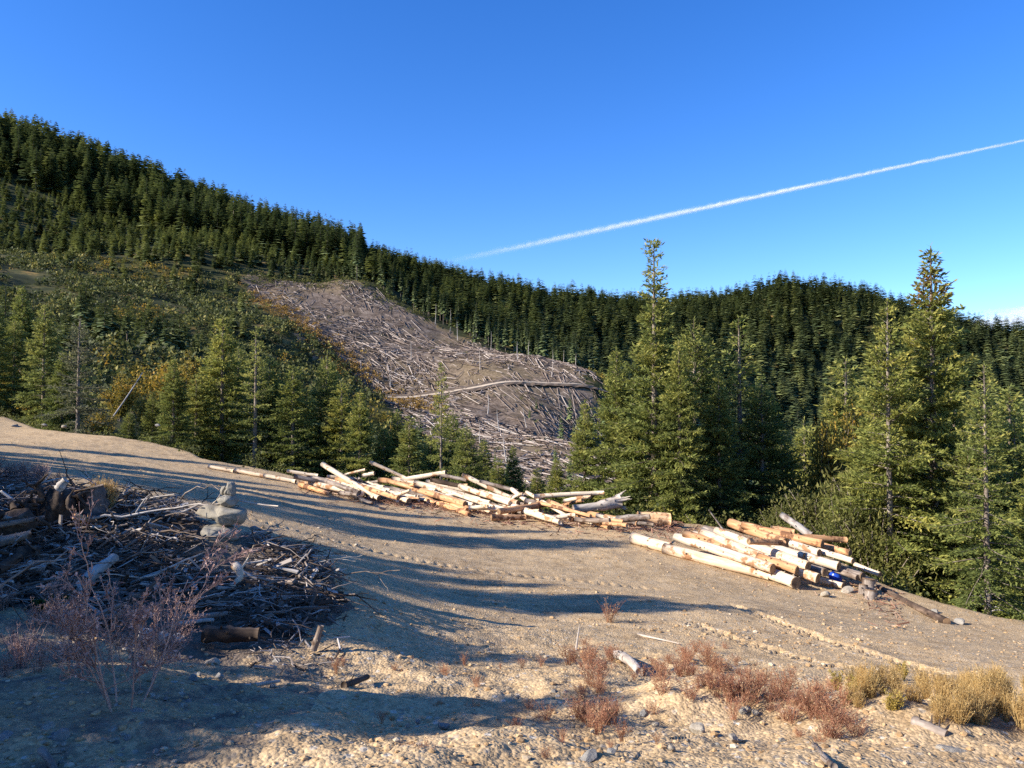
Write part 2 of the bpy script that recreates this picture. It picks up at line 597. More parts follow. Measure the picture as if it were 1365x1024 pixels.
def mat_rock(name, a, b, c):
    m = N(name)
    o = m.obj()
    n1 = m.noise(o, 2.2, 6, .65)
    n2 = m.noise(o, 14, 4, .7)
    k = m.ramp(n1, [(.3, a), (.55, b), (.75, c)])
    k = m.mix(m.ramp(n2, [(.5, 0.), (.72, .6)]), k, tuple(x * .45 for x in a))
    k = m.mix(.45, k, m.ramp(m.rnd(), [(0, (.7, .68, .66)), (.5, (1., 1., 1.)), (1, (1.2, 1.1, .95))]), 'MULTIPLY')
    return m.finish(k, .9, m.math('ADD', n1, m.math('MULTIPLY', n2, .4)), .6, .02, .15)


M['rock'] = mat_rock('tan_rock', (.24, .20, .15), (.36, .31, .24), (.46, .41, .33))
M['rockg'] = mat_rock('grey_rock', (.17, .16, .15), (.25, .235, .21), (.33, .30, .26))
m_ = N('blue_plastic')
M['blue'] = m_.finish((.015, .06, .42), .35, None, spec=.5)

# ------------------------------------------------------------------ ground sheet
ang = np.concatenate([np.arange(-180, -44, 4.0), np.arange(-44, -37, .5), np.arange(-37, 37, .078), np.arange(37, 44, .5), np.arange(44, 180, 4.0)])
ang = np.radians(ang)
rr = np.concatenate([np.linspace(.4, 2.4, 14)[:-1], 2.4 * 1.0058 ** np.arange(0, int(math.log(62 / 2.4) / math.log(1.0058)))])
r2 = [rr[-1] * 1.014]
while r2[-1] < 1100:
    r2.append(r2[-1] * 1.0145)
while r2[-1] < 2900:
    r2.append(r2[-1] * 1.1)
rr = np.concatenate([rr, r2])
A_, R_ = np.meshgrid(ang, rr)
GX, GY = (R_ * np.sin(A_)).ravel(), (R_ * np.cos(A_)).ravel()
GZ = height(GX, GY, True)
gr = np.hypot(GX, GY)
fade = sst(1300, 2600, gr)
GZ = GZ * (1 - fade) - 20 * fade
nr, na = len(rr), len(ang)
i = np.arange(nr - 1)[:, None] * na
j = np.arange(na)[None]
j2 = (j + 1) % na
Q = np.stack([i + j, i + na + j, i + na + j2, i + j2], -1).reshape(-1, 4)
ctr = len(GX)
fan = np.stack([np.full(na, ctr), np.arange(na), (np.arange(na) + 1) % na], -1)
GX = np.r_[GX, 0]
GY = np.r_[GY, 0]
GZ = np.r_[GZ, hz(0.0, 0.01)]
sdist = np.hypot(GX, GY) - edge_r(GX, GY)
zc = np.zeros((len(GX), 3))
beyond = sst(-.3, 3, sdist + 1.5 * fbm(GX * .5, GY * .5, 2, 5))
wob = 20 * fbm(GX * .03, GY * .03, 3, 99)
wob2 = 20 * fbm(GX * .03 + 7, GY * .03, 3, 98)
zc[:, 0] = inside(CLEAR, GX + wob, GY + wob2) & (sdist > 40)
zc[:, 1] = beyond * (1 - zc[:, 0])
SOIL = plan([(-300, 2.6), (300, 2.6), (380, 4.2), (430, 6.0), (400, 7.2), (-300, 7.6)])
zc[:, 2] = .5 * inside(SOIL, GX + .5 * fbm(GX, GY, 2, 4), GY + .5 * fbm(GX, GY, 2, 6))
zc[:, 2] = zc[:, 2] + (1 - zc[:, 2]) * inside(DEBRIS, GX + .5 * fbm(GX, GY, 2, 4), GY + .5 * fbm(GX, GY, 2, 6))
ground = link('ground', mesh_np('ground', np.c_[GX, GY, GZ], [fan, Q], M['dirt'], None, zc))
tag(ground, 'tan dirt logging landing running out into wooded hillsides', 'ground', kind='structure')
#@@PART2
# ------------------------------------------------------------------ trees
def leaves(mb, P, D, L, W, col, roll=None):
    """n flat needle sprays: base P, direction D, length L, width W (kite shaped)"""
    n = len(P)
    D = unit(D)
    rnd = unit(R.normal(size=(n, 3)) + np.array([0, 0, 1.2]))
    S = unit(np.cross(D, rnd))
    L = np.broadcast_to(L, (n,))[:, None]
    W = np.broadcast_to(W, (n,))[:, None]
    V = np.stack([P, P + D * L * .45 + S * W * .5, P + D * L, P + D * L * .45 - S * W * .5], 1)
    f = np.arange(n * 4).reshape(n, 4)
    mb.add(V.reshape(-1, 3), f, np.repeat(col, 4, 0))


def conifer(seed, H, Rad, start=.05, per=6, gap=.36, prof='cone', dens=1.0, leaf=(.165, .052), up=.15, droop=.28, leader=0.0, bare=0.0, lean=0.0, cones=0.0,
            light=.0, clump=.2, trunk_r=None):
    """returns trunk mesh (with limbs) and crown mesh of one conifer standing at the origin"""
    global R
    keep = R
    R = np.random.default_rng(seed)
    tk, cr = MB(), MB()
    tr = trunk_r or .011 * H + .03
    nz = 14
    zs = np.linspace(-.6, H, nz)
    wob = np.cumsum(R.normal(size=(nz, 2)) * .004 * H / nz, 0)
    tp = np.c_[wob[:, 0] + lean * zs * .05, wob[:, 1], zs]
    tk.tube(tp, tr * (1 - np.clip(zs / H, 0, 1)) ** .85 + .012, 8, True)

    def axis(z):
        return np.array([np.interp(z, zs, tp[:, 0]), np.interp(z, zs, tp[:, 1]), z])
    z = start * H
    while z < H * .985:
        t = max(0.0, (z / H - start) / (1 - start))
        if prof == 'cone':
            Lm = Rad * ((1 - t) ** .85) * (.55 + .45 * min(1, t / .12))
        elif prof == 'full':
            Lm = Rad * (1 - t ** 1.7) ** .9 * (.7 + .3 * min(1, t / .15))
        elif prof == 'spire':
            Lm = Rad * ((1 - t) ** .7) * (.5 + .5 * min(1, t / .3))
        elif prof == 'leader':
            Lm = Rad * ((1 - t / .74) ** .6 * (.75 + .25 * min(1, t / .15)) if t < .72 else .22 * ((1 - t) / .28) ** .6)
            Lm = max(Lm, .11 * Rad)
        k = per if t < .85 else max(4, per - 1)
        a0 = R.random() * 6.28
        for b in range(k):
            if R.random() < bare * (1.2 - t):
                continue
            L = Lm * R.uniform(.62, 1.18)
            if R.random() < .08:
                L *= 1.25
            if L < .08:
                L = .08
            az = a0 + b * 2 * math.pi / k + R.normal() * .25
            el = -.22 + (.62 + up) * t ** 1.1 + R.normal() * .1
            d = np.array([math.cos(az), math.sin(az), 0])
            n = 7
            s = np.linspace(0, 1, n)
            zz = math.sin(el) * s - droop * (1 - t) * s ** 2 + .16 * s ** 3
            bend = R.normal() * .12
            side = np.array([-d[1], d[0], 0])
            c0 = axis(z + R.normal() * gap * .25)
            bp = c0 + L * (s[:, None] * math.cos(el) * d + zz[:, None] * np.array([0, 0, 1]) + (bend * s ** 2)[:, None] * side)
            tk.tube(bp, (.007 + .013 * L) * (1 - .85 * s) + .002, 3, False)
            # twigs
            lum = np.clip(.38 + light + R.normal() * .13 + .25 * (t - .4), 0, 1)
            sp = .058 / dens
            nt = max(3, int(L / sp))
            ts = np.clip((np.arange(nt) + R.random(nt)) / nt, 0, 1)
            ts = .06 + .94 * ts if t < .7 else ts
            if R.random() < clump:
                ts = ts[ts > R.uniform(.15, .35)]
            for q, tt in enumerate(ts):
                p = np.array([np.interp(tt, s, bp[:, c]) for c in range(3)])
                fwd = unit(np.array([np.interp(min(1, tt + .1), s, bp[:, c]) for c in range(3)]) - p + d * .01)
                sg = 1 if q % 2 else -1
                tl = (.16 + .40 * L * max(0, 1 - tt) ** .7 * (.35 + .65 * min(1, tt / .3))) * R.uniform(.6, 1.2)
                tl = min(tl, .75)
                td = unit(fwd * .75 + sg * side * R.uniform(.5, 1.0) + np.array([0, 0, R.normal() * .18 - .05]))
                nl = max(4, int(tl / .034 * dens))
                u = (np.arange(nl) + R.random(nl)) / nl
                P = p + td * (tl * u)[:, None] - np.array([0, 0, 1]) * (.12 * tl * u ** 2)[:, None]
                D = td + R.normal(size=(nl, 3)) * .42 + np.array([0, 0, .05])
                cc = np.zeros((nl, 3))
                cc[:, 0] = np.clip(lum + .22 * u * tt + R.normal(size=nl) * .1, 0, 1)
                if cones and t > cones:
                    cc[:, 1] = (R.random(nl) < .4) * (.8 if t < cones + .075 else .1)
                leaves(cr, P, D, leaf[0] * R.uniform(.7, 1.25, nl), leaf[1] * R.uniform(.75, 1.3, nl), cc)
        z += gap * R.uniform(.75, 1.25) * (1.0 if t < .6 else (1.15 if prof == 'leader' and t > .7 else .62))
    # tip
    P = axis(H * .97) + np.zeros((14, 3)) + np.linspace(0, H * .035, 14)[:, None] * np.array([0, 0, 1])
    D = R.normal(size=(14, 3)) * .5 + np.array([0, 0, .7])
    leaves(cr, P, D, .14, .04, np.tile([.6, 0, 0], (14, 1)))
    R = keep
    return tk, cr


VAR = {}


def variant(key, needle='needle', **kw):
    tk, cr = conifer(**kw)
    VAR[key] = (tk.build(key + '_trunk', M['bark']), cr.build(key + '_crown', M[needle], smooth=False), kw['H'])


variant('firA', seed=1, H=10, Rad=2.4, start=.03, per=7, gap=.33)
variant('firB', seed=2, H=9, Rad=1.7, start=.04, per=6, gap=.34, prof='spire', light=.05)
variant('firC', seed=3, H=10, Rad=2.4, start=.02, per=6, gap=.36, prof='full', dens=.9, clump=.3, light=-.04)
variant('firD', seed=4, H=10, Rad=1.9, start=.10, per=5, gap=.42, dens=.8, bare=.25, light=.06, clump=.4)
variant('leader', seed=11, H=11, Rad=2.5, start=.03, per=6, gap=.31, prof='leader', light=.05, up=.3, dens=1.0)
variant('noble', seed=12, H=12, Rad=2.6, start=.03, per=7, gap=.40, prof='cone', cones=.86, light=.08, dens=1.05, up=.1, droop=.12, leaf=(.15, .06))
variant('sparse', seed=13, H=11.5, Rad=2.7, start=.13, per=5, gap=.38, dens=.9, bare=.12, light=.08, clump=.3, up=.3, trunk_r=.13)
variant('thin', seed=14, H=10.5, Rad=2.2, start=.2, per=5, gap=.38, dens=.85, bare=.12, light=.08, clump=.4, trunk_r=.12)
variant('pale', 'needle_pale', seed=15, H=7.5, Rad=2.0, start=.12, per=5, gap=.38, dens=.7, bare=.25, clump=.4, light=.1)


def tree(key, u, vtop, d, label, group=None, wid=1.0, dz=0.0, base=None, name='fir_tree', hh=None, xy=None):
    """a conifer whose tip shows at (u, vtop) when it stands d metres away"""
    tk, cr, H0 = VAR[key]
    if xy is None:
        p = at(u, vtop, d)
        g = hz(p[0], p[1]) if base is None else base
        H = p[2] - g
        x, y = p[0], p[1]
    else:
        x, y = xy
        g, H = hz(x, y), hh
    s = H / H0
    t = thing(name, label, 'conifer', (x, y, g), R.random() * 6.28, group)
    t.scale = (s * wid, s * wid, s)
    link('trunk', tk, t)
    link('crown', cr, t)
    return t


GL = 'young firs along the far edge of the landing'
GR = 'firs below the edge behind the right log deck'
TREES = [
    # left stretch behind the bend of the track
    ('firC', -12, 395, 56, 'dense dark fir behind the track bend, cut by the picture edge', GL, 1.1),
    ('firA', 30, 383, 62, 'tall dark fir standing second along the track bend', GL, 1.0),
    ('firB', 60, 408, 52, 'yellow green narrow fir between the dark fir and the pale sparse one', GL, 1.15),
    ('pale', 106, 424, 44, 'pale greyish fir with thin drooping limbs above the track bend', GL, 1.0),
    ('firB', 262, 500, 43, 'small bushy fir filling the gap left of the tall twin firs', GL, 1.4),
    ('firA', 232, 478, 41, 'low yellowish fir with bare stem just above the gravel shoulder', GL, 1.1),
    ('firB', 297, 424, 44, 'taller slim twin fir with a long pointed tip, trunk hidden', GL, 1.15),
    ('firC', 318, 460, 47, 'dark fir filling in between the slim twin firs', GL, .85),
    ('firD', 341, 438, 42, 'slim twin fir showing a pale bare trunk near its foot', GL, 1.1),
    ('firB', 391, 488, 42, 'narrow fir with a thin crooked spire behind the log tips', GL, 1.25),
    ('firA', 409, 518, 45, 'short broad fir tucked behind the narrow crooked spire', GL, .95),
    ('firC', 436, 470, 46, 'dark full fir before the shaded orange brush', GL, .85),
    ('firA', 480, 522, 42, 'mid green cone shaped fir above the crossed white poles', GL, 1.15),
    ('firC', 512, 566, 43, 'squat dark fir right of the cone shaped one', GL, .9),
    ('firB', 546, 556, 40, 'small yellow green fir beside the tall thin fir', GL, 1.3),
    ('firD', 588, 486, 36, 'tall thin fir with see-through crown before the clearcut road', GL, .7),
    ('firC', 622, 566, 39, 'low bushy fir at the foot of the tall thin fir', GL, 1.1),
    ('firB', 574, 580, 44, 'dense little fir behind the tall thin fir', GL, 1.3),
    ('firA', 684, 596, 40, 'little green fir before the lower clearcut poles', GL, 1.0),
    ('firB', 716, 625, 38, 'knee high looking fir sapling between the log jam and clearcut', GL, 1.2),
    ('firC', 372, 508, 45, 'dark fir filling between twin firs and the crooked spire', GL, .95),
    ('firB', 455, 512, 45, 'small light fir left of the cone shaped one', GL, 1.3),
    ('firA', 530, 548, 44, 'mid green fir behind the squat dark one', GL, 1.0),
    ('firC', 604, 548, 45, 'bushy fir right behind the tall thin fir', GL, 1.0),
    ('firA', 645, 588, 43, 'yellowish little fir left of the little green one', GL, 1.15),
    ('firB', 664, 612, 38, 'slim sapling fir above the crest of the log jam', GL, 1.4),
    ('firA', 742, 612, 36.5, 'bushy sapling fir just left of the big clump', GL, 1.1),
    ('firA', 204, 524, 46, 'low broad fir under the yellow maples', GL, 1.2),
    ('firC', 172, 548, 47, 'low dark fir at the foot of the leaning pole', GL, 1.2),
    ('firB', 282, 470, 46, 'slender fir squeezed left of the taller twin fir', GL, 1.1),
    ('firB', 360, 476, 45, 'slender fir squeezed right of the bare trunk twin', GL, 1.1),
    ('firC', 20, 425, 58, 'broad shaded fir among the dark ones at the track bend', GL, 1.1),
    ('firA', 84, 470, 50, 'low fir between the narrow yellow green one and the pale one', GL, 1.2),
    # the dark clump in the middle
    ('firA', 779, 536, 34, 'light green young fir on the near flank of the big fir clump', GR, .95),
    ('firA', 822, 466, 33, 'broad fir leaning out of the left side of the big clump', GR, 1.0),
    ('leader', 871, 326, 31, 'tallest fir of the big clump with a thin ragged leader', GR, 1.0),
    ('firC', 925, 425, 33.5, 'dark full fir directly right of the ragged leader', GR, 1.0),
    ('firA', 905, 452, 29.6, 'nearer bushy fir in front of the ragged leader tree', GR, .85),
    ('firD', 985, 424, 34, 'open crowned fir with a light tip at the right of the clump', GR, 1.15),
    ('firA', 958, 500, 30.5, 'shaggy fir behind the thick sawn log', GR, 1.0),
    ('firC', 1015, 505, 33, 'dark shaggy fir ending the big clump on its right side', GR, 1.0),
    ('firB', 1042, 575, 36, 'shaded small fir in the gap between both fir groups', GR, 1.2),
    ('firC', 1072, 560, 41, 'dark shaded fir deep in the gap behind the willows', GR, 1.1),
    # right group
    ('firB', 1127, 478, 38, 'brownish fir spire behind the left flank of the sparse tree', GR, 1.2),
    ('sparse', 1183, 402, 24.2, 'sparse fir with long pale trunk standing at the log ends', GR, 1.0),
    ('noble', 1240, 330, 25, 'tallest dense fir of the right group with rusty cones at its tip', GR, 1.0),
    ('firA', 1215, 560, 26, 'bushy low fir under the tall cone tipped tree', GR, 1.1),
    ('thin', 1312, 486, 19.4, 'thin leaning fir with bare pale lower stem at the bank', GR, 1.0),
    ('firC', 1290, 575, 23.5, 'full dark fir between the cone tipped tree and the leaning stem', GR, 1.0),
    ('firA', 1352, 560, 25, 'fir beside the leaning stem, half out of the picture', GR, 1.1),
    ('firA', 1385, 600, 20.5, 'low fir at the right picture edge behind the bank', GR, 1.0),
    ('firC', 1150, 600, 29, 'shaded fir behind the willow shrubs and pale trunk', GR, 1.0),
    ('firB', 1270, 520, 31, 'slim fir behind the right flank of the cone tipped tree', GR, 1.3),
    ('firA', 1345, 520, 33, 'tall slim fir at the right picture edge behind the leaning stem', GR, 1.1),
    ('firC', 1400, 560, 27, 'broad fir half cut by the right picture edge', GR, 1.2),
    ('firA', 1165, 520, 30, 'bushy fir behind the sparse tree, left of the cone tipped one', GR, 1.0),
    ('firC', 1330, 640, 30, 'dark low fir filling behind the thin leaning fir', GR, 1.2),
    ('firC', 1100, 640, 31, 'low dark fir behind the tilted white pole', GR, 1.2),
]
for a in TREES:
    t = tree(a[0], a[1], a[2], a[3], a[4], a[5], a[6])
# firs behind the photographer's left shoulder: they throw the shadow bands over the landing
SUNXY = np.array([math.sin(rad(-108)), math.cos(rad(-108))])
TANEL = math.tan(rad(28))
SHADE = [  # shadow tip on the ground, distance back toward the sun, kind, width
    (845, 724, 26, 'firB', 1.4), (735, 709, 25, 'firA', 1.1), (620, 692, 24, 'firC', 1.0), (520, 673, 23, 'firC', 1.1), (400, 652, 22, 'firC', 1.0),
    (330, 625, 20, 'firB', .8), (1000, 812, 17.5, 'firB', 1.5), (900, 800, 17, 'firC', 1.0), (760, 782, 16, 'firC', 1.1), (640, 766, 15.5, 'firC', 1.1), (560, 756, 15, 'firA', 1.1),
    (768, 882, 11.5, 'firB', 1.4), (690, 870, 11, 'firC', 1.1), (600, 862, 11, 'firC', 1.1), (835, 928, 9.5, 'firB', 1.4), (720, 948, 9, 'firC', 1.1), (800, 965, 8.5, 'firB', 1.2), (600, 950, 9, 'firC', 1.2),
    (445, 800, 13, 'firC', 1.2), (400, 745, 14, 'firC', 1.1), (430, 840, 11, 'firC', 1.2), (430, 900, 9.5, 'firC', 1.2), (370, 940, 8, 'firC', 1.2), (410, 965, 8, 'firC', 1.2), (220, 1000, 6.5, 'firC', 1.3),
    (300, 720, 12, 'firC', .9), (380, 1000, 7, 'firC', 1.3), (330, 1040, 6, 'firC', 1.4), (150, 1010, 5.5, 'firC', 1.4), (300, 900, 8, 'firC', 1.3), (200, 860, 8, 'firC', 1.3), (250, 800, 9, 'firC', 1.2)]
for q_, (u, v, L, k, w_) in enumerate(SHADE):
    p = hit(u, v, 0)
    xy = p[:2] + SUNXY * L
    tree(k, 0, 0, 0, 'fir standing in the row on the slope left of the slash heap', 'firs up the slope beside the landing', w_, xy=tuple(xy), hh=p[2] + L * TANEL - hz(*xy))

# --- distant firs
def far_fir(seed, H, Rad, n, start=.12, base_w=.42):
    global R
    keep = R
    R = np.random.default_rng(seed)
    mb = MB()
    t = np.sort(R.random(n)) ** .95
    z = H * (start + (1 - start) * t)
    L = Rad * (1 - t) ** .68 * R.uniform(.65, 1.2, n) + .35
    az = np.arange(n) * 2.4 + R.normal(size=n) * .4
    d = np.c_[np.cos(az), np.sin(az), np.zeros(n)]
    s = np.c_[-d[:, 1], d[:, 0], np.zeros(n)]
    zz = np.array([0, 0, 1.0])
    base = z[:, None] * zz
    tip = base + d * L[:, None] + zz * (L * (-.38 + .55 * t))[:, None]
    w = (L * base_w)[:, None]
    mid = base + d * (L * .55)[:, None] + zz * (L * (.03 + .2 * t))[:, None]
    V = np.stack([base + zz * (L * .12)[:, None], mid + s * w - zz * w * .35, tip, mid - s * w - zz * w * .35], 1)
    c = np.zeros((n, 4, 3))
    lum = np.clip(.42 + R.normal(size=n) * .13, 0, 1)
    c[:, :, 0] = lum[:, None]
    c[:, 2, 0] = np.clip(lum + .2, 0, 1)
    mb.add(V.reshape(-1, 3), np.arange(n * 4).reshape(n, 4), c.reshape(-1, 3))
    tip = MB()
    tk = MB()
    tk.tube([(0, 0, -1), (0, 0, H * .5), (0, 0, H)], [.012 * H, .008 * H, .02], 4, False)
    R = keep
    return mb, tk


FARV = [far_fir(100 + k, 1.0 * h, h * w, n, st) for k, (h, w, n, st) in enumerate(
    [(28, .18, 150, .10), (30, .16, 150, .22), (26, .22, 140, .06), (24, .19, 130, .12), (30, .14, 140, .35), (22, .23, 120, .04)])]
FARH = [28, 30, 26, 24, 30, 22]
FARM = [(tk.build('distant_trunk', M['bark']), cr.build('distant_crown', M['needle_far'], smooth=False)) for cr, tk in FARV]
LOWV = [far_fir(200 + k, h, h * w, n, st, .55) for k, (h, w, n, st) in enumerate([(28, .18, 76, .1), (30, .16, 76, .15), (26, .21, 70, .05), (24, .19, 66, .1)])]
LOWH = [28, 30, 26, 24]

# jittered grid over the far slopes
step = 6.4
ng = int(1740 * 745 / step ** 2)
gx, gy = R.uniform(-760, 980, ng), R.uniform(215, 960, ng)
uu = gx / gy * F + 682.5
fcl = fbm(gx * .022, gy * .022, 3, 335)
low = ~forest(gx, gy) & (gy > 235 + 60 * fbm(gx * .01, gy * .01, 2, 12)) & (uu < 325) & (fcl > .02) & (R.random(ng) < .75)
ok = (uu > -120) & (uu < 1500) & (forest(gx, gy) | low) & ~inside(CLEAR, gx, gy)
low = low[ok]
gx, gy, uu = gx[ok], gy[ok], uu[ok]
gz = height(gx, gy)
# keep what can show: drop trees hidden behind the crest
vis = np.ones(len(gx), bool)
for f in (.6, .7, .8, .88, .94, .97):
    hh = height(gx * f, gy * f)
    vis &= (CAMZ + (gz + 26 - CAMZ) * f) > hh + (6 if f > .9 else 2)
gapn = fbm(gx * .03, gy * .03, 3, 333)
ok = vis & (R.random(len(gx)) < np.where(uu < 470, np.clip(.8 + 1.1 * gapn, .25, 1), np.clip(.86 + .5 * gapn, .5, 1)))
gx, gy, gz, uu, low = gx[ok], gy[ok], gz[ok], uu[ok], low[ok]
up_ = np.interp(uu, [0, 130, 270, 400, 500, 600], [585, 570, 558, 540, 515, 480])
belt = (uu < 470) & (gy < up_)                       # younger belt below the old timber on the left ridge
Hh = np.where(belt, R.uniform(6, 16, len(gx)), np.where(uu < 560, 15 + 22 * R.random(len(gx)) ** 1.7, R.uniform(19, 31, len(gx))))
Hh = np.where((uu > 480) & (uu <= 760), 10 + 14 * R.random(len(gx)) ** 1.2, Hh)
Hh = np.where((uu > 760), 12 + 16 * R.random(len(gx)) ** 1.3, Hh)
Hh = np.where(low, 4 + 8 * R.random(len(gx)), Hh)
edge_front = np.interp(uu, _bu, _bd)
front = gy - edge_front
score = Hh / gy * (1 + 2.0 * (front < 26) * (uu > 330) * (uu < 900)) * np.where((uu > -20) & (uu < 1385), 1, 0)
# those hidden by the near firs come last
score = score * np.where(low, .45, 1) * np.where(((uu > 800) & (uu < 1050) | (uu > 1120)) & (gy < 520), .3, 1)
order = np.argsort(-score)
NI = 205
ind = order[:NI]
rest = order[NI:]


def region(u, b, fr):
    if u < 470 and b:
        return ('short young fir in the belt below the old timber of the ridge', 'young firs in the belt under the ridge timber')
    if u < 470:
        return ('dark old fir among the tall timber on the steep ridge', 'old firs on the steep ridge')
    if u < 900 and fr < 26:
        return ('tall slim fir lining the upper edge of the clearcut', 'edge firs above the clearcut')
    if u < 900:
        return ('dark fir in the forest above the clearcut', 'firs in the forest above the clearcut')
    return ('tall dark fir on the far rounded hill', 'firs on the far rounded hill')


def far_tree(x, y, z, H, label, group, k=None, wid=1.0):
    k = int(R.integers(0, 6)) if k is None else k
    t = thing('distant_fir', label, 'conifer', (x, y, z), R.random() * 6.28, group)
    s = H / FARH[k]
    t.scale = (s * wid, s * wid, s)
    link('trunk', FARM[k][0], t)
    link('crown', FARM[k][1], t)


for q in ind:
    la, gp = region(uu[q], belt[q], front[q]) if not low[q] else ('small dark fir in a clump low on the brushy left slope', 'fir clumps low on the brushy slope')
    kk = int(R.choice([1, 4, 4, 0])) if (uu[q] > 470 and front[q] < 26) else None
    far_tree(gx[q], gy[q], gz[q] - .4, Hh[q], la, gp, kk, .8 if kk is not None else 1.0)


def scatter(variants, heights, X, Y, Z, H, rz, wid, pick, lumj=.2, lumadd=None):
    Vs, Fs, Cs, off = [], [], [], 0
    for k, (cr, tk) in enumerate(variants):
        sel = np.nonzero(pick == k)[0]
        if not len(sel):
            continue
        V = np.concatenate(cr.V)
        C = np.concatenate(cr.C)
        f = np.concatenate(cr.F[4])
        s = (H[sel] / heights[k])[:, None]
        c, sn = np.cos(rz[sel])[:, None], np.sin(rz[sel])[:, None]
        w = s * wid[sel][:, None]
        vx = (V[None, :, 0] * c - V[None, :, 1] * sn) * w + X[sel][:, None]
        vy = (V[None, :, 0] * sn + V[None, :, 1] * c) * w + Y[sel][:, None]
        vz = V[None, :, 2] * s + Z[sel][:, None]
        Vs.append(np.stack([vx, vy, vz], -1).reshape(-1, 3))
        cc = np.repeat(C[None], len(sel), 0).copy()
        cc[:, :, 0] = np.clip(cc[:, :, 0] + R.normal(size=(len(sel), 1)) * lumj, 0, 1)
        if lumadd is not None:
            cc[:, :, 0] = np.clip(cc[:, :, 0] + lumadd[sel][:, None], 0, 1)
        Cs.append(cc.reshape(-1, 3))
        Fs.append((f[None] + (np.arange(len(sel)) * len(V))[:, None, None]).reshape(-1, 4) + off)
        off += len(sel) * len(V)
    return np.concatenate(Vs), [np.concatenate(Fs)], np.concatenate(Cs)


near_pick = gy[rest] < 520
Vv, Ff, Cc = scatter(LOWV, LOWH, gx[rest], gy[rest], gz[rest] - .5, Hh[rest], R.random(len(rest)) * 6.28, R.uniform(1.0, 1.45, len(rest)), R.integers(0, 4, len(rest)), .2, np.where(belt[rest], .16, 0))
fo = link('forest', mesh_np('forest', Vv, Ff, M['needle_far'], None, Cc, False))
tag(fo, 'unbroken dark conifer forest covering the ridge and far hills', 'forest', kind='stuff')
print('forest', len(rest))

# scattered firs on the brushy slope and the clear-cut
SLOPE = [(115, 368, 250), (108, 375, 240), (135, 392, 225), (140, 390, 220), (150, 388, 235), (170, 402, 230), (189, 404, 225), (195, 410, 220), (210, 404, 228), (217, 402, 232),
         (232, 410, 222), (240, 406, 226), (222, 415, 215), (22, 395, 150), (45, 392, 170), (36, 370, 180), (8, 372, 150), (70, 420, 130), (88, 408, 190),
         (660, 432, 400), (664, 440, 398), (690, 428, 405), (648, 436, 400), (632, 425, 408), (725, 482, 365), (724, 420, 400), (738, 462, 372), (742, 452, 380), (600, 418, 420),
         (715, 530, 300), (722, 535, 305), (730, 545, 300), (706, 540, 290), (700, 530, 310), (660, 598, 190), (635, 600, 185), (740, 590, 200), (676, 610, 160), (760, 600, 180),
         (150, 500, 95), (168, 520, 90), (205, 540, 85), (180, 540, 80), (20, 480, 85), (75, 500, 80), (-5, 500, 75), (120, 520, 85),
         (752, 500, 350), (768, 496, 345), (780, 505, 335), (792, 498, 340), (800, 510, 330), (760, 520, 300), (776, 530, 290), (790, 535, 280), (748, 545, 260), (765, 560, 240), (784, 565, 230), (806, 520, 310),
         (350, 520, 140), (372, 530, 130), (455, 540, 130), (468, 556, 120), (530, 560, 120), (560, 545, 130), (415, 505, 150), (610, 590, 110), (650, 620, 100), (500, 575, 110)]
for q, (u, v, d) in enumerate(SLOPE):
    p = at(u, v, d)
    g = hz(p[0], p[1])
    H = p[2] - g
    if H < 2:
        continue
    far_tree(p[0], p[1], g - .2, min(H, 26),
             'small fir standing alone in brush on the slope past the track bend' if u < 330 else
             ('lone thin fir left standing at the clearcut' if d > 250 else 'young fir down in the hollow behind the landing'),
             'lone firs on the open slopes' if u < 330 else ('lone firs at the clearcut' if d > 250 else 'young firs in the hollow'),
             None if u < 600 else int(R.choice([1, 4])), 1.1 if u < 600 else .8)

# ------------------------------------------------------------------ shrubs
def shrub(seed, H, Rad, n, leaf, stems=9):
    global R
    keep = R
    R = np.random.default_rng(seed)
    st, lf = MB(), MB()
    for k in range(stems):
        a, sp = R.random() * 6.28, Rad * R.uniform(.1, .95)
        h = H * R.uniform(.7, 1.05) * (1 - .3 * (sp / Rad) ** 2)
        s = np.linspace(0, 1, 6)
        P = np.c_[np.cos(a) * sp * s ** 1.3, np.sin(a) * sp * s ** 1.3, h * s] + R.normal(size=(6, 3)) * .02 * H * s[:, None]
        P[0, 2] = -.15 * H
        st.tube(P, .012 * H * (1 - .8 * s) + .003, 4, False)
        m = n // stems
        t = R.uniform(.2, 1.0, m)
        Q = np.stack([np.interp(t, s, P[:, c]) for c in range(3)], 1) + R.normal(size=(m, 3)) * np.array([.13, .13, .09]) * Rad
        D = R.normal(size=(m, 3)) * .7 + np.array([np.cos(a) * .4, np.sin(a) * .4, .5])
        c = np.zeros((m, 3))
        c[:, 0] = np.clip(R.normal(size=m) * .16 + .35 + .3 * t + R.normal() * .1, 0, 1)
        leaves(lf, Q, D, leaf[0] * R.uniform(.7, 1.3, m), leaf[1] * R.uniform(.7, 1.3, m), c)
    R = keep
    return st, lf


def shrub_meshes(name, mat, *a):
    st, lf = shrub(*a)
    return st.build(name + '_stems', M['bark']), lf.build(name + '_leaves', M[mat], smooth=False)


WIL = [shrub_meshes('willow', 'leaf_w', 300 + k, 2.6, 1.3, 5200, (.13, .04), 16) for k in range(2)]
MAP = [shrub_meshes('maple', 'leaf_y', 310 + k, 3.0, 1.5, 6000, (.12, .09), 14) for k in range(2)]
TMAP = shrub_meshes('tall_maple', 'leaf_y', 316, 8.0, 3.2, 26000, (.17, .12), 26)
BRU = [shrub_meshes('brush', 'leaf_w', 320 + k, 2.0, 1.4, 900, (.26, .18), 8) for k in range(2)]


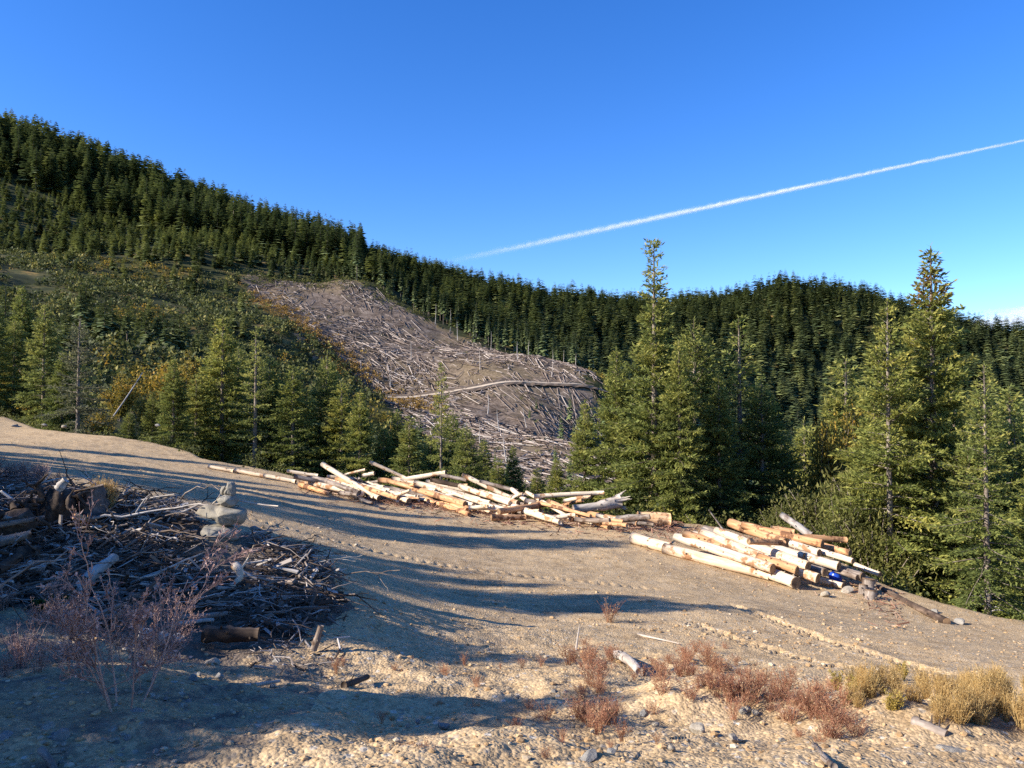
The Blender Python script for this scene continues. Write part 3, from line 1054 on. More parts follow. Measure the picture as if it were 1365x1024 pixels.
def shrub_at(kind, u, vtop, d, label, group=None, wid=1.0, name='willow_shrub', cat='shrub', x=None, H0=2.6):
    p = at(u, vtop, d)
    g = hz(p[0], p[1])
    H = max(.8, p[2] - g)
    t = thing(name, label, cat, (p[0], p[1], g), R.random() * 6.28, group)
    t.scale = (H / H0 * wid,) * 2 + (H / H0,)
    link('stem', kind[0], t)
    link('foliage', kind[1], t)


GW = 'willow shrubs behind the right log deck'
for k, (u, v, d, la, w) in enumerate([
        (1062, 660, 27.5, 'yellow green willow shrub behind the reddish logs at the deck back', 1.0),
        (1095, 648, 26.6, 'tallest yellow green willow above the tilted white pole', .95),
        (1145, 640, 25.2, 'broad willow shrub crowding the pale trunk of the sparse fir', 1.0),
        (1122, 668, 24.4, 'low willow shrub behind the two orange log ends', .9),
        (1035, 676, 29, 'half shaded willow shrub between big clump and log deck', 1.0),
        (1168, 690, 23.6, 'small willow at the foot of the pale trunk', .9)]):
    shrub_at(WIL[k % 2], u, v, d, la, GW, w)
GM = 'yellowing maples in the hollow by the track bend'
for k, (u, v, d, la, w) in enumerate([
        (243, 470, 78, 'bright yellow maple above the low yellowish fir', .85),
        (215, 482, 85, 'yellow orange maple left of the brightest yellow one', 1.1),
        (160, 500, 74, 'yellow green maple near the leaning dead pole', 1.0),
        (205, 520, 60, 'dull green maple under the yellow crowns', 1.0),
        (128, 545, 55, 'dark bushy maple by the bare pole foot', 1.0),
        (18, 492, 60, 'reddish brown bush among dark firs at the track bend', 1.2),
        (55, 520, 57, 'dark round bush beside the track bend', 1.2),
        (1104, 572, 33, 'tall orange yellow maple at the left flank of the sparse fir', .5),
        (1136, 560, 36, 'dull yellow maple behind the orange one', .45)]):
    shrub_at(TMAP if u > 900 else MAP[k % 2], u, v, d, la, GM if u < 900 else 'yellowing maples beside the sparse fir', w, 'maple_shrub', 'shrub', H0=8.0 if u > 900 else 3.0)

# low shrubs right at the edge of the landing, and brush all over the open slope (nobody could count it)
def brush_cloud(name, label, X, Y, H, leafn, leafsize, mat):
    Z = height(X, Y)
    mb = MB()
    n = len(X)
    m = leafn
    th = R.random((n, m)) * 6.28
    rr_ = np.sqrt(R.random((n, m)))
    P = np.stack([X[:, None] + np.cos(th) * rr_ * H[:, None] * .75, Y[:, None] + np.sin(th) * rr_ * H[:, None] * .75,
                  Z[:, None] + H[:, None] * (1 - rr_ ** 2) ** .5 * R.uniform(.15, 1.0, (n, m))], -1).reshape(-1, 3)
    D = R.normal(size=(n * m, 3)) + np.array([0, 0, .5])
    c = np.zeros((n * m, 3))
    c[:, 0] = np.clip(np.repeat(R.normal(size=n) * .3 + .42, m) + R.normal(size=n * m) * .13, 0, 1)
    L = np.repeat(H, m) * leafsize * R.uniform(.7, 1.3, n * m)
    leaves(mb, P, D, L, L * .7, c)
    return tag(link(name, mb.build(name, M[mat], smooth=False)), label, 'undergrowth', kind='stuff')


n = 15000
bu = R.uniform(-60, 900, n)
bd = 55 + 385 * R.random(n) ** .8
X, Y = (bu - 682.5) / F * bd, bd
ok = ~forest(X, Y) & (~inside(CLEAR, X, Y)) & (np.hypot(X, Y) - edge_r(X, Y) > 6)
cl = fbm(X * .02, Y * .02, 3, 500)
thin = fbm(X * .035, Y * .035, 3, 510)
ok &= thin > -.28 + .1 * R.random(n)
X, Y, cl, bd = X[ok], Y[ok], cl[ok], bd[ok]
dens = R.random(len(X)) < .75
X, Y, cl, bd = X[dens], Y[dens], cl[dens], bd[dens]
Hb = R.uniform(.9, 3.2, len(X)) * np.clip(bd / 150, .5, 1.3)
yl = cl > .24
brush_cloud('undergrowth', 'dull green brush covering the open slope between forest and track', X[~yl], Y[~yl], Hb[~yl], 26, .34, 'brush')
brush_cloud('autumn_undergrowth', 'orange and golden brush patches on the slope by the clearcut', X[yl], Y[yl], Hb[yl] * .8, 24, .34, 'leaf_y')
# golden fringe of the clear-cut
n = 900
k = R.random(n)
fu = np.interp(k, [0, .35, .7, 1], [335, 412, 482, 570]) + R.normal(size=n) * 17
fd = np.interp(k, [0, .35, .7, 1], [420, 352, 312, 285]) + R.normal(size=n) * 9
X, Y = (fu - 682.5) / F * fd, fd
brush_cloud('golden_undergrowth', 'golden brown bracken along the lower side of the clearcut', X, Y, R.uniform(.8, 2.3, n), 22, .34, 'bracken')
n = 900
fu, fd = R.uniform(330, 850, n), R.uniform(150, 455, n)
X, Y = (fu - 682.5) / F * fd, fd
ok = inside(CLEAR, X, Y) & (fbm(X * .03, Y * .03, 3, 515) > .1)
X, Y = X[ok], Y[ok]
brush_cloud('clearcut_undergrowth', 'low green and brown brush in patches among the felled poles', X, Y, R.uniform(.5, 1.6, len(X)), 20, .34, 'brush')
n = 420
k = R.random(n)
fu = np.interp(k, [0, .5, .75, 1], [318, 410, 490, 560]) + R.normal(size=n) * 12
fd = np.interp(k, [0, .5, .75, 1], [442, 455, 453, 434]) + R.normal(size=n) * 7
X, Y = (fu - 682.5) / F * fd, fd
brush_cloud('upper_undergrowth', 'green and brown brush along the upper rim of the clearcut', X, Y, R.uniform(.8, 2.6, n), 22, .34, 'leaf_w')
# leafy fringe just past the clearing's shoulder
n = 900
fu = R.uniform(-40, 1400, n)
ed = np.array([edge_d(q) for q in fu]) + R.uniform(.6, 9, n)
X, Y = (fu - 682.5) / F * ed, ed
brush_cloud('edge_undergrowth', 'leafy low growth just beyond the shoulder of the landing', X, Y, R.uniform(.25, .95, n), 60, .16, 'leaf_w')
#@@PART3
# ------------------------------------------------------------------ logs
def log_mb(L, r0, r1, sides=14, segs=9, bend=.02, rough=.05, col=(1, 1, 1), knots=5):
    mb = MB()
    s = np.linspace(0, 1, segs)
    a, b = R.normal() * bend * L, R.normal() * bend * L
    P = np.c_[s * L, a * 4 * s * (1 - s), b * 4 * s * (1 - s)]
    rr_ = (r0 + (r1 - r0) * s) * (1 + rough * R.normal(size=segs) * .5)
    mb.tube(P, rr_, sides, True, col, rough)
    for k in range(knots):
        t = R.uniform(.06, .94)
        an = R.random() * 6.28
        rad_ = np.interp(t, s, rr_)
        c = np.array([t * L, np.interp(t, s, P[:, 1]), np.interp(t, s, P[:, 2])])
        d = np.array([R.normal() * .25, math.cos(an), math.sin(an)])
        mb.tube([c + d * rad_ * .7, c + d * (rad_ * 1.0 + R.uniform(.015, .05))], [rad_ * .22, rad_ * .13], 6, True, np.array(col) * .6)
    return mb, P, rr_


def frame_to(a, b, roll=0.0):
    x = unit(b - a)
    up = np.array([0, 0, 1.0]) if abs(x[2]) < .95 else np.array([0, 1.0, 0])
    y = unit(np.cross(up, x))
    z = np.cross(x, y)
    m = Matrix(((x[0], y[0], z[0], a[0]), (x[1], y[1], z[1], a[1]), (x[2], y[2], z[2], a[2]), (0, 0, 0, 1)))
    return m @ Matrix.Rotation(roll, 4, 'X')


def log_obj(a, b, r0, r1, mat, label, group=None, cut=True, name='log', cat='log', col=(1, 1, 1), **kw):
    L = float(np.linalg.norm(b - a))
    mb, P, rr_ = log_mb(L, r0, r1, col=col, **kw)
    o = link(name, mb.build(name, M[mat]))
    o.matrix_world = frame_to(a, b, R.random() * 6.28)
    tag(o, label, cat, group)
    if cut:
        for e, sgn in ((0, -1), (-1, 1)):
            cb = MB()
            n = 14
            an = np.linspace(0, 2 * math.pi, n, endpoint=False)
            rad_ = rr_[e] * .93
            x0, x1 = P[e, 0] + sgn * .001, P[e, 0] + sgn * .012
            V = np.concatenate([np.c_[np.full(n, x0), P[e, 1] + rad_ * 1.02 * np.cos(an), P[e, 2] + rad_ * 1.02 * np.sin(an)],
                                np.c_[np.full(n, x1), P[e, 1] + rad_ * np.cos(an), P[e, 2] + rad_ * np.sin(an)], [[x1, P[e, 1], P[e, 2]]]])
            ii = np.arange(n)
            q = np.stack([ii, (ii + 1) % n, n + (ii + 1) % n, n + ii], 1)
            t = np.stack([n + ii, n + (ii + 1) % n, np.full(n, 2 * n)], 1)
            if sgn < 0:
                q, t = q[:, ::-1], t[:, ::-1]
            cb.add(V, q)
            cb.F.setdefault(3, []).append(t)
            link('cut_end', cb.build('cut_end', M['cut'], False), o)
    return o


def seat(u, v, h):
    if isinstance(h, tuple):
        return at(u, v, h[0])
    return hit(u, v, h)


# right log deck: (u1, v1, height, u2, v2, height, thickness in photo pixels, material, label)
DECK = [
    (843, 717, .17, 893, 731, .17, 15, 'peeled', 'white butt log lying end on before the deck, nearest the thick sawn log'),
    (885, 731, .17, 1026, 766, .17, 15, 'peeled', 'long bright white log along the front foot of the right deck'),
    (1020, 762, .19, 1061, 777, .19, 16, 'peeled', 'front white log whose dark sawn end shows lowest in the right deck'),
    (901, 716, .42, 1030, 758, .40, 13, 'peeled', 'pale log second from the front of the right deck'),
    (912, 711, .62, 1066, 764, .30, 12, 'orange', 'tan log running third from the front with its end over the lowest one'),
    (934, 709, .72, 1090, 771, .30, 13, 'peeled', 'long cream log crossing the deck to a dark end above the jug'),
    (955, 708, .75, 1077, 755, .55, 13, 'peeled', 'cream log on top of the deck ending in a dark disc mid pile'),
    (974, 697, .75, 1048, 724, .75, 13, 'orange', 'reddish log at the upper back, its left end highest of the reds'),
    (998, 722, .95, 1045, 724, .95, 8, 'orange', 'short red brown slab lying loose across the top of the deck'),
    (990, 700, .85, 1096, 725, .85, 11, 'orange', 'long tan red log beside the highest red one'),
    (1028, 705, .85, 1059, 710, .85, 9, 'orange', 'short orange log with dark end under the tilted white pole'),
    (1064, 715, .85, 1128, 720, .85, 8, 'orange', 'orange log lying level at the back right of the deck'),
    (1049, 723, .75, 1092, 737, .7, 10, 'peeled', 'pale log end in the upper middle of the right deck'),
    (1095, 727, .7, 1133, 737, .7, 9, 'orange', 'orange log stub just below the level orange one'),
    (1030, 728, .65, 1072, 742, .6, 10, 'peeled', 'cream log stub above the mid pile disc'),
    (1066, 739, .6, 1118, 755, .5, 12, 'peeled', 'thick cream log stub pointing at the pale tree trunk'),
    (1090, 734, .7, 1137, 748, .65, 8, 'peeled', 'thin pale log on the far right slope of the deck'),
    (1062, 752, .4, 1100, 763, .4, 11, 'grey', 'dark shaded log deep between the cream ends'),
    (1100, 752, .4, 1150, 768, .35, 10, 'grey', 'dark bark log under the thick cream stub'),
    (1140, 753, .35, 1173, 766, .3, 7, 'peeled', 'thin white pole end poking out by the pale tree trunk'),
    (1132, 765, .25, 1160, 775, .2, 8, 'peeled', 'thin white pole end just above the wood blocks'),
    (1095, 774, .12, 1124, 781, .12, 8, 'peeled', 'short pale log below the blue jug'),
    (1115, 760, .35, 1143, 770, .3, 8, 'grey', 'grey log end right of the blue jug'),
    (965, 714, .5, 1050, 744, .45, 12, 'orange', 'tan log wedged between the long cream logs'),
    (925, 713, .45, 1010, 742, .45, 12, 'peeled', 'pale log half hidden in the lower left of the deck'),
    (1010, 742, .55, 1062, 760, .45, 11, 'orange', 'orange tan log just behind the lowest sawn end'),
    (940, 706, .35, 985, 722, .4, 11, 'grey', 'greyish log showing behind the left tips of the deck'),
]
for (u1, v1, h1, u2, v2, h2, th, mt, la) in DECK:
    a, b = seat(u1, v1, h1), seat(u2, v2, h2)
    rb = th * b[1] / F / 2
    ra = rb * 1.05
    log_obj(a, b, ra, rb, mt, la, 'logs of the right deck', True, bend=.008)
# slanting white pole behind the deck, and a thick sawn bolt, and the log at the bank
a, b = seat(1080, 714, .6), None
b = at(1041, 686, a[1] + .6)
log_obj(a, b, .12, .10, 'silver', 'white peeled pole tilting up out of the back of the right deck', None, True)
a, b = hit(850, 691, .26), hit(893, 693, .26)
log_obj(a, b, .24, .235, 'orange', 'thick short sawn log with dark end standing between the two log piles', None, True, col=(1.35, 1.5, 1.6), bend=.0)
a, b = hit(1172, 783, .06), hit(1262, 829, .06)
log_obj(a, b, .07, .085, 'darkwood', 'long dark log lying along the brink below the pale tree trunk', None, True, col=(2, 2, 2), bend=.003)
for (u, v, r_, hgt, la) in [(1157, 784, .17, .33, 'round upright wood block at the right end of the deck'), (1160, 793, .15, .2, 'low split wood block before the round upright one'),
                            (1150, 786, .11, .22, 'small wood block left of the round upright one')]:
    p = hit(u, v + 6, 0)
    log_obj(p - [0, 0, .05], p + np.array([.04, .03, hgt]), r_, r_ * .95, 'grey', la, None, True, 'wood_block', 'wood block', bend=0)
# the jug
p = hit(1115, 776, 0)
jm = MB()
zz = np.array([0, .02, .05, .2, .26, .30, .31, .35])
jm.tube(np.c_[np.zeros(8), np.zeros(8), zz], [.13, .15, .155, .155, .12, .05, .04, .04], 16, True)
jug = link('jug', jm.build('jug', M['blue']))
jug.location = p + np.array([0, 0, .02])
jug.rotation_euler = (.25, -.5, .3)
tag(jug, 'bright blue plastic jug wedged under the sawn log ends', 'jug')
jm = MB()
jm.tube(np.c_[np.linspace(-.005, .075, 7), np.zeros(7), .2 + .13 * np.sin(np.linspace(0, math.pi, 7)) + np.linspace(0.06, .08, 7) * 0], .012, 6, True)
link('handle', jm.build('jug_handle', M['blue']), jug)

# left log jam: (u1, v1, h1, u2, v2, h2, px, mat, label)
JAM = [
    (278, 622, .1, 311, 628, .1, 5, 'peeled', 'thin white log at the far left tip of the log jam'),
    (313, 627, .12, 356, 635, .12, 6, 'peeled', 'white log second along the far left tip'),
    (352, 634, .12, 394, 642, .12, 6, 'peeled', 'white log third along the thin left tail of the jam'),
    (383, 628, .35, 424, 634, .35, 5, 'peeled', 'pale level log at the top left of the jam'),
    (400, 633, .2, 448, 644, .2, 7, 'grey', 'greyish log under the pale level one'),
    (430, 619, (32,), 505, 664, .15, 8, 'peeled', 'long white pole slanting down across the whole left jam'),
    (446, 641, .3, 520, 655, .3, 8, 'peeled', 'stout cream log behind the long slanting pole'),
    (404, 647, .12, 448, 652, .12, 6, 'peeled', 'low white log at the front left of the jam'),
    (426, 650, .1, 452, 657, .1, 7, 'peeled', 'short white butt at the front of the jam left of the slanting pole'),
    (493, 616, (31.5,), 540, 637, .5, 5, 'peeled', 'thin white pole sticking up behind the left jam'),
    (460, 633, .5, 487, 626, .7, 4, 'peeled', 'short pale pole tilting up behind the slanting one'),
    (484, 634, .5, 499, 631, .55, 6, 'peeled', 'stubby pale log tip on the back of the jam'),
    (536, 640, .6, 594, 630, 1.0, 7, 'peeled', 'white pole sloping up to the right at the crest of the jam'),
    (505, 640, .5, 560, 646, .5, 8, 'orange', 'brown log under the upsloping crest pole'),
    (553, 644, .5, 640, 667, .3, 10, 'peeled', 'big white log running down from the crest of the jam'),
    (536, 646, .4, 620, 672, .25, 10, 'orange', 'brown barked log right below the big white one'),
    (500, 648, .3, 545, 668, .15, 10, 'peeled', 'cream log short of the brown one at mid front'),
    (468, 650, .15, 500, 664, .12, 9, 'peeled', 'white log with round end low in the front middle of the left jam'),
    (470, 662, .12, 488, 657, .2, 9, 'peeled', 'chunky white butt end lying crosswise at the front'),
    (575, 640, .5, 612, 648, .4, 8, 'darkwood', 'dark log in the hollow behind the big white one'),
    (585, 632, .8, 622, 640, .7, 6, 'grey', 'grey log lying over the dark hollow'),
    (617, 633, .9, 681, 664, .4, 7, 'peeled', 'pale pole descending right from behind the dark hollow'),
    (593, 660, .2, 684, 682, .2, 9, 'peeled', 'long cream log along the front right of the jam'),
    (617, 674, .12, 686, 689, .12, 7, 'peeled', 'lowest white log along the front right of the jam'),
    (640, 655, .5, 690, 670, .4, 7, 'peeled', 'pale log in the middle right of the jam'),
    (682, 652, .7, 709, 673, .4, 7, 'peeled', 'first of the two steep white planks right of the jam'),
    (702, 656, .7, 762, 692, .15, 6, 'peeled', 'second longer steep white plank right of the jam'),
    (731, 669, .55, 812, 703, .1, 9, 'orange', 'bright orange peeled log slanting down at the right end of the jam'),
    (712, 662, .7, 805, 657, .9, 7, 'peeled', 'level white log on top at the right end of the jam'),
    (752, 668, .5, 788, 662, .75, 6, 'peeled', 'short white log below the level one'),
    (785, 685, .2, 850, 698, .15, 9, 'orange', 'pinkish tan log leading from the orange one toward the sawn bolt'),
    (665, 682, .3, 727, 672, .45, 9, 'orange', 'tan log end facing the orange slanting one'),
    (655, 690, .15, 700, 690, .15, 9, 'orange', 'red brown broken log low under the tan end'),
    (760, 690, .1, 800, 700, .1, 5, 'peeled', 'thin white pole under the orange slanting log'),
    (700, 668, .5, 750, 676, .4, 8, 'grey', 'greyish log beneath the steep white planks'),
    (640, 642, .8, 690, 655, .7, 6, 'grey', 'thin grey log at the back right of the jam'),
    (540, 660, .15, 590, 668, .12, 6, 'grey', 'grey weathered log half sunk in the bark litter'),
    (415, 638, .3, 470, 648, .25, 7, 'peeled', 'white log crossing behind the left front butts'),
    (436, 636, .45, 480, 640, .45, 6, 'peeled', 'cream log tip right of the pale level one'),
    (520, 652, .3, 570, 662, .2, 8, 'peeled', 'cream log peeking out below the brown crest log'),
]
for (u1, v1, h1, u2, v2, h2, th, mt, la) in JAM:
    a, b = seat(u1, v1, h1), seat(u2, v2, h2)
    rb = .86 * th * b[1] / F / 2
    log_obj(a, b, rb * 1.08, rb * .95, mt, la, 'logs of the left jam', True, bend=.005, rough=.08)
# root swell with splayed grain at the right end of the jam
a, b = hit(764, 678, .45), hit(826, 668, .75)
o = log_obj(a, b, .13, .24, 'silver', 'grey log with a splayed broken butt raised at the right end of the jam', None, False, rough=.25)
sb = MB()
L = float(np.linalg.norm(b - a))
for k in range(16):
    an = R.random() * 6.28
    q = np.array([L - .3, .13 * math.cos(an), .13 * math.sin(an)])
    sb.tube([q, q + [.35, .12 * math.cos(an), .12 * math.sin(an)], q + [R.uniform(.4, .65), .22 * math.cos(an), .22 * math.sin(an)]], [.05, .04, .01], 5)
link('splinter_fan', sb.build('splinter_fan', M['silver']), o)
LW = []
for k in range(34):
    u = R.uniform(388, 720)
    lo = np.interp(u, [385, 470, 560, 700, 830], [646, 658, 664, 686, 698])
    hi = np.interp(u, [385, 470, 560, 640, 700, 830], [634, 634, 640, 650, 664, 684])
    v = R.uniform(hi, lo)
    du = R.uniform(38, 85)
    fr = (lo - v) / (lo - hi + 1e-6)
    a, b = hit(u, v, .1 + .45 * fr), hit(u + du, v + du * R.uniform(.16, .36), .08 + .35 * fr)
    if np.linalg.norm(b - a) > 9:
        continue
    rb = R.uniform(4.5, 8) * b[1] / F / 2
    log_obj(a, b, rb * 1.1, rb * .9, ['peeled', 'peeled', 'grey', 'orange'][k % 4], 'slim log lying lengthwise among the others in the left jam', 'lengthwise logs in the left jam', False, bend=.004, rough=.06)
# small filler pieces in the jam: a few dozen broken chunks, alike
CH = []
for k in range(6):
    mb, _, _ = log_mb(R.uniform(.7, 1.6), R.uniform(.06, .1), R.uniform(.05, .08), 8, 6, .02, .2)
    CH.append(mb.build('broken_pole', M[['peeled', 'grey', 'orange'][k % 3]]))
for k in range(46):
    u = R.uniform(385, 830)
    lo = np.interp(u, [385, 470, 560, 700, 830], [650, 660, 668, 690, 702])
    hi = np.interp(u, [385, 470, 560, 640, 830], [636, 636, 640, 655, 690])
    v = R.uniform(hi, lo)
    p = hit(u, v, R.uniform(.05, .3))
    o = link('broken_pole', CH[k % 6])
    o.location = p
    o.rotation_euler = (R.random() * 6, R.normal() * .12, -.45 + R.normal() * .4)
    tag(o, 'short broken pole stuck between the larger logs of the left jam', 'broken pole', 'broken poles in the left jam')

# ------------------------------------------------------------------ rocks
def ico(sub):
    import bmesh
    bm = bmesh.new()
    bmesh.ops.create_icosphere(bm, subdivisions=sub, radius=1)
    V = np.array([v.co[:] for v in bm.verts])
    Fa = np.array([[v.index for v in f.verts] for f in bm.faces])
    bm.free()
    return V, Fa


ICO1, ICO2, ICO3 = ico(1), ico(2), ico(3)


def rock_vf(seed, icos=ICO2, k=11, sq=(1, .8, .6), rough=.05):
    g = np.random.default_rng(seed)
    V, Fa = icos
    V = V.copy()
    for _ in range(k):
        n = unit(g.normal(size=3))
        off = g.uniform(.55, .9)
        d = V @ n
        V = V - np.maximum(d - off, 0)[:, None] * n
    V = V * (1 + rough * g.normal(size=(len(V), 1)))
    return V * np.array(sq) * g.uniform(.85, 1.15, 3), Fa


def rock_mesh(name, seed, mat, **kw):
    V, Fa = rock_vf(seed, **kw)
    return mesh_np(name, V, [Fa], M[mat], None, None, False)


RK = [rock_mesh('rock', 400 + k, 'rock' if k % 2 else 'rockg', icos=ICO3, rough=.02) for k in range(10)]


def place_rock(u, v, size_px, label, group=None, k=None, sq=(1, 1, 1), rz=None, dmax=None):
    p = hit(u, v, 0, dmax)
    r_ = size_px * p[1] / F / 2
    o = link('rock', RK[int(R.integers(0, 10)) if k is None else k])
    o.location = p + np.array([0, 0, r_ * .28 * sq[2]])
    o.scale = tuple(r_ * q for q in sq)
    o.rotation_euler = (R.normal() * .2, R.normal() * .2, R.random() * 6 if rz is None else rz)
    tag(o, label, 'rock', group)
    return o


for a in [(283, 889, 26, 'pale angular rock on the shaded dirt below the dark log'), (72, 795, 17, 'upright wedge rock above the green moss tuft'),
          (658, 998, 20, 'cream block of rock on the sunlit rubble at the bottom'), (420, 972, 20, 'tan rock at the foot of the dirt mound'),
          (180, 960, 34, 'light lumpy rock behind the base of the dead bush'), (62, 975, 26, 'grey rock right of the pale root end'),
          (80, 985, 30, 'flat grey rock beside the grey one in the shade'), (8, 988, 30, 'big grey rock cut by the left picture edge'),
          (1270, 1010, 40, 'brown rock at the foot of the straw clump'), (1216, 990, 24, 'dark rock under the straw clump'),
          (785, 1016, 30, 'pale broken rock by the forked grey stick'), (1083, 1012, 22, 'small pale rock under the red weeds'),
          (340, 708, 16, 'tan rock right of the cairn on the wood litter'), (210, 568, 8, 'far rock on the shoulder of the track'), (86, 570, 9, 'pale stone at the track bend below the pale fir'),
          (60, 568, 8, 'low grey stone left of the pale one at the track bend'), (20, 569, 9, 'stone on the brow of the track'),
          (1280, 832, 18, 'pinkish rock at the brink near the leaning stem'), (1247, 818, 14, 'tan rock left of the pinkish one at the brink'),
          (1130, 790, 20, 'pale lump of rock before the wood blocks'), (1100, 795, 16, 'grey rock below the pale short log'),
          (545, 880, 9, 'grey stone alone on the lit dirt'), (760, 711, 7, 'white stone on the shadow edge below the jam'), (475, 728, 8, 'small stone at the tip of the cairn shadow'),
          (930, 975, 26, 'tan flat rock beneath the red weeds'), (860, 955, 20, 'tan rock on the little berm'), (600, 905, 14, 'brown rock on the middle rut')]:
    place_rock(*a)
SMALLG = []
for k in range(210):
    if k < 120:
        u, v = R.uniform(0, 430), R.uniform(880, 1022)
        la, gp = 'small angular rock in the shaded rubble under the dead bush', 'small rocks in the shaded rubble'
    else:
        u, v = R.uniform(430, 1365), 905 + 118 * R.random() ** .7
        la, gp = 'small tan rock in the sunlit rubble along the bottom', 'small rocks in the sunlit rubble'
    place_rock(u, v, 5 + 13 * R.random() ** 2, la, gp)

# gravel: thousands of pebbles as one mass
def pebble_field(name, label, n, sampler, smin, smax, mat):
    VV = [rock_vf(500 + k, ICO1, 6, (1, .85, .6), .06) for k in range(12)]
    mb = MB()
    X, Y = sampler(n)
    Z = height(X, Y, True)
    S = smin * (smax / smin) ** (R.random(len(X)) ** 2.2)
    for k in range(12):
        sel = np.arange(k, len(X), 12)
        V, Fa = VV[k]
        th = R.random(len(sel)) * 6.28
        c, s = np.cos(th)[:, None], np.sin(th)[:, None]
        x = (V[None, :, 0] * c - V[None, :, 1] * s) * S[sel][:, None] + X[sel][:, None]
        y = (V[None, :, 0] * s + V[None, :, 1] * c) * S[sel][:, None] + Y[sel][:, None]
        z = V[None, :, 2] * S[sel][:, None] * R.uniform(.7, 1.2, (len(sel), 1)) + Z[sel][:, None] + S[sel][:, None] * .15
        P = np.stack([x, y, z], -1).reshape(-1, 3)
        f = (Fa[None] + (np.arange(len(sel)) * len(V))[:, None, None]).reshape(-1, 3)
        t = R.random(len(sel))
        mb.add(P, f, np.repeat(np.c_[t, R.random(len(sel)), t], len(V), 0))
    o = link(name, mb.build(name, M[mat], smooth=False))
    return tag(o, label, 'gravel', kind='stuff')


pm = N('pebbles')
sp_ = pm.n('SeparateColor', {'Color': pm.tint()})
pc = pm.ramp(sp_.outputs[0], [(0, (.24, .15, .075)), (.5, (.42, .275, .14)), (.8, (.47, .33, .185)), (.92, (.33, .26, .18)), (1, (.54, .44, .31))])
M['pebble'] = pm.finish(pc, .9, pm.noise(pm.pos(), 60, 3), .4, .01, .15)


def samp_near(n):
    u = R.uniform(-60, 1430, n)
    d = 3.0 * (11.5 / 3.0) ** (R.random(n) ** .9)
    return (u - 682.5) / F * d, d


def samp_pad(n):
    u = R.uniform(-40, 1400, n)
    d = 8.0 * (34 / 8.0) ** R.random(n)
    X, Y = (u - 682.5) / F * d, d
    ok = np.hypot(X, Y) < edge_r(X, Y) + .5
    cl = fbm(X * .25, Y * .6, 3, 620) + .12 * (np.hypot(X, Y) > edge_r(X, Y) - 4) > .02
    ok &= cl
    return X[ok], Y[ok]


pebble_field('gravel', 'loose stones and clods over the rough dirt at the viewer side', 5200, samp_near, .006, .03, 'pebble')
pebble_field('fine_gravel', 'scattered small stones over the scraped landing', 9000, samp_pad, .010, .045, 'pebble')

# ------------------------------------------------------------------ cairn (five stones, each lying on the one below)
CD = 11.0
cz = None


def outline_stone(pts, d, thick, seed, mat, label, ox=0.0, oy=0.0):
    """a rounded stone whose front outline is given in detail-view pixels"""
    P = np.array([at(230 + ox + x / 9.31, 630 + oy + y / 9.31, d) for x, y in pts])
    c = P.mean(0)
    n = len(P)
    # resample the outline smoothly
    t = np.linspace(0, n, 40, endpoint=False)
    i0 = np.floor(t).astype(int)
    fr = (t - i0)[:, None]
    p0, p1, p2, p3 = (P[(i0 + k) % n] for k in (-1, 0, 1, 2))
    cr = .5 * ((2 * p1) + (-p0 + p2) * fr + (2 * p0 - 5 * p1 + 4 * p2 - p3) * fr ** 2 + (-p0 + 3 * p1 - 3 * p2 + p3) * fr ** 3)
    cr = .5 * cr + .5 * (p1 * (1 - fr) + p2 * fr)
    g = np.random.default_rng(seed)
    rings = []
    for k in np.linspace(-1, 1, 13):
        sc = max((1 - abs(k) ** 2.6) ** .5 if abs(k) < 1 else .0, .08)
        q = (cr - c) * sc
        q[:, 1] += k * thick / 2
        rings.append(q)
    V = np.concatenate(rings + [[[0, -thick / 2, 0], [0, thick / 2, 0]]])
    for _ in range(6):
        nn = unit(g.normal(size=3) + np.array([0, -.6, 0]))
        dd = V @ nn
        V = V - np.maximum(dd - .80 * np.abs(dd).max(), 0)[:, None] * nn * np.array([.25, 1, .25])
    V = V + (fbm(V[:, 0] * 9 + 3 * V[:, 1], V[:, 2] * 9, 4, seed, .6) * .035)[:, None] * unit(V)
    m = 40
    ii = np.arange(m)
    q = np.concatenate([np.stack([r_ * m + ii, r_ * m + (ii + 1) % m, (r_ + 1) * m + (ii + 1) % m, (r_ + 1) * m + ii], 1) for r_ in range(12)])
    t3 = np.concatenate([np.stack([(ii + 1) % m, ii, np.full(m, 13 * m)], 1), np.stack([12 * m + ii, 12 * m + (ii + 1) % m, np.full(m, 13 * m + 1)], 1)])
    o = link('rock', mesh_np('cairn_rock', V, [t3, q], M[mat], None, None, True))
    o.location = c
    return tag(o, label, 'rock', 'stones of the cairn')


M['cairn'] = mat_rock('lichen_grey_rock', (.17, .15, .12), (.275, .25, .205), (.37, .34, .28))
pc_ = hit(297, 716, 0)
CD = float(pc_[1])
outline_stone([(310, 800), (340, 740), (420, 655), (500, 640), (610, 655), (740, 675), (830, 740), (820, 830), (640, 880), (400, 870)], CD, .5, 1, 'cairn', 'flat grey slab forming the foot of the stone cairn')
outline_stone([(325, 492), (410, 402), (520, 390), (640, 405), (780, 428), (910, 470), (902, 560), (840, 640), (740, 662), (620, 655), (530, 580), (430, 540)], CD, .42, 2, 'cairn',
              'large beaked boulder balanced on the foot slab of the cairn')
outline_stone([(572, 370), (600, 300), (650, 262), (760, 280), (818, 340), (800, 400), (740, 425), (640, 410)], CD, .25, 3, 'cairn', 'small round rock sitting on the beaked boulder')
outline_stone([(650, 268), (668, 200), (690, 120), (730, 102), (770, 125), (778, 270), (710, 280)], CD, .14, 4, 'cairn', 'upright pointed stone topping the cairn')
outline_stone([(585, 232), (610, 180), (668, 150), (672, 215), (630, 275), (600, 280)], CD + .06, .10, 5, 'cairn', 'thin dark chip leaning beside the pointed top stone')

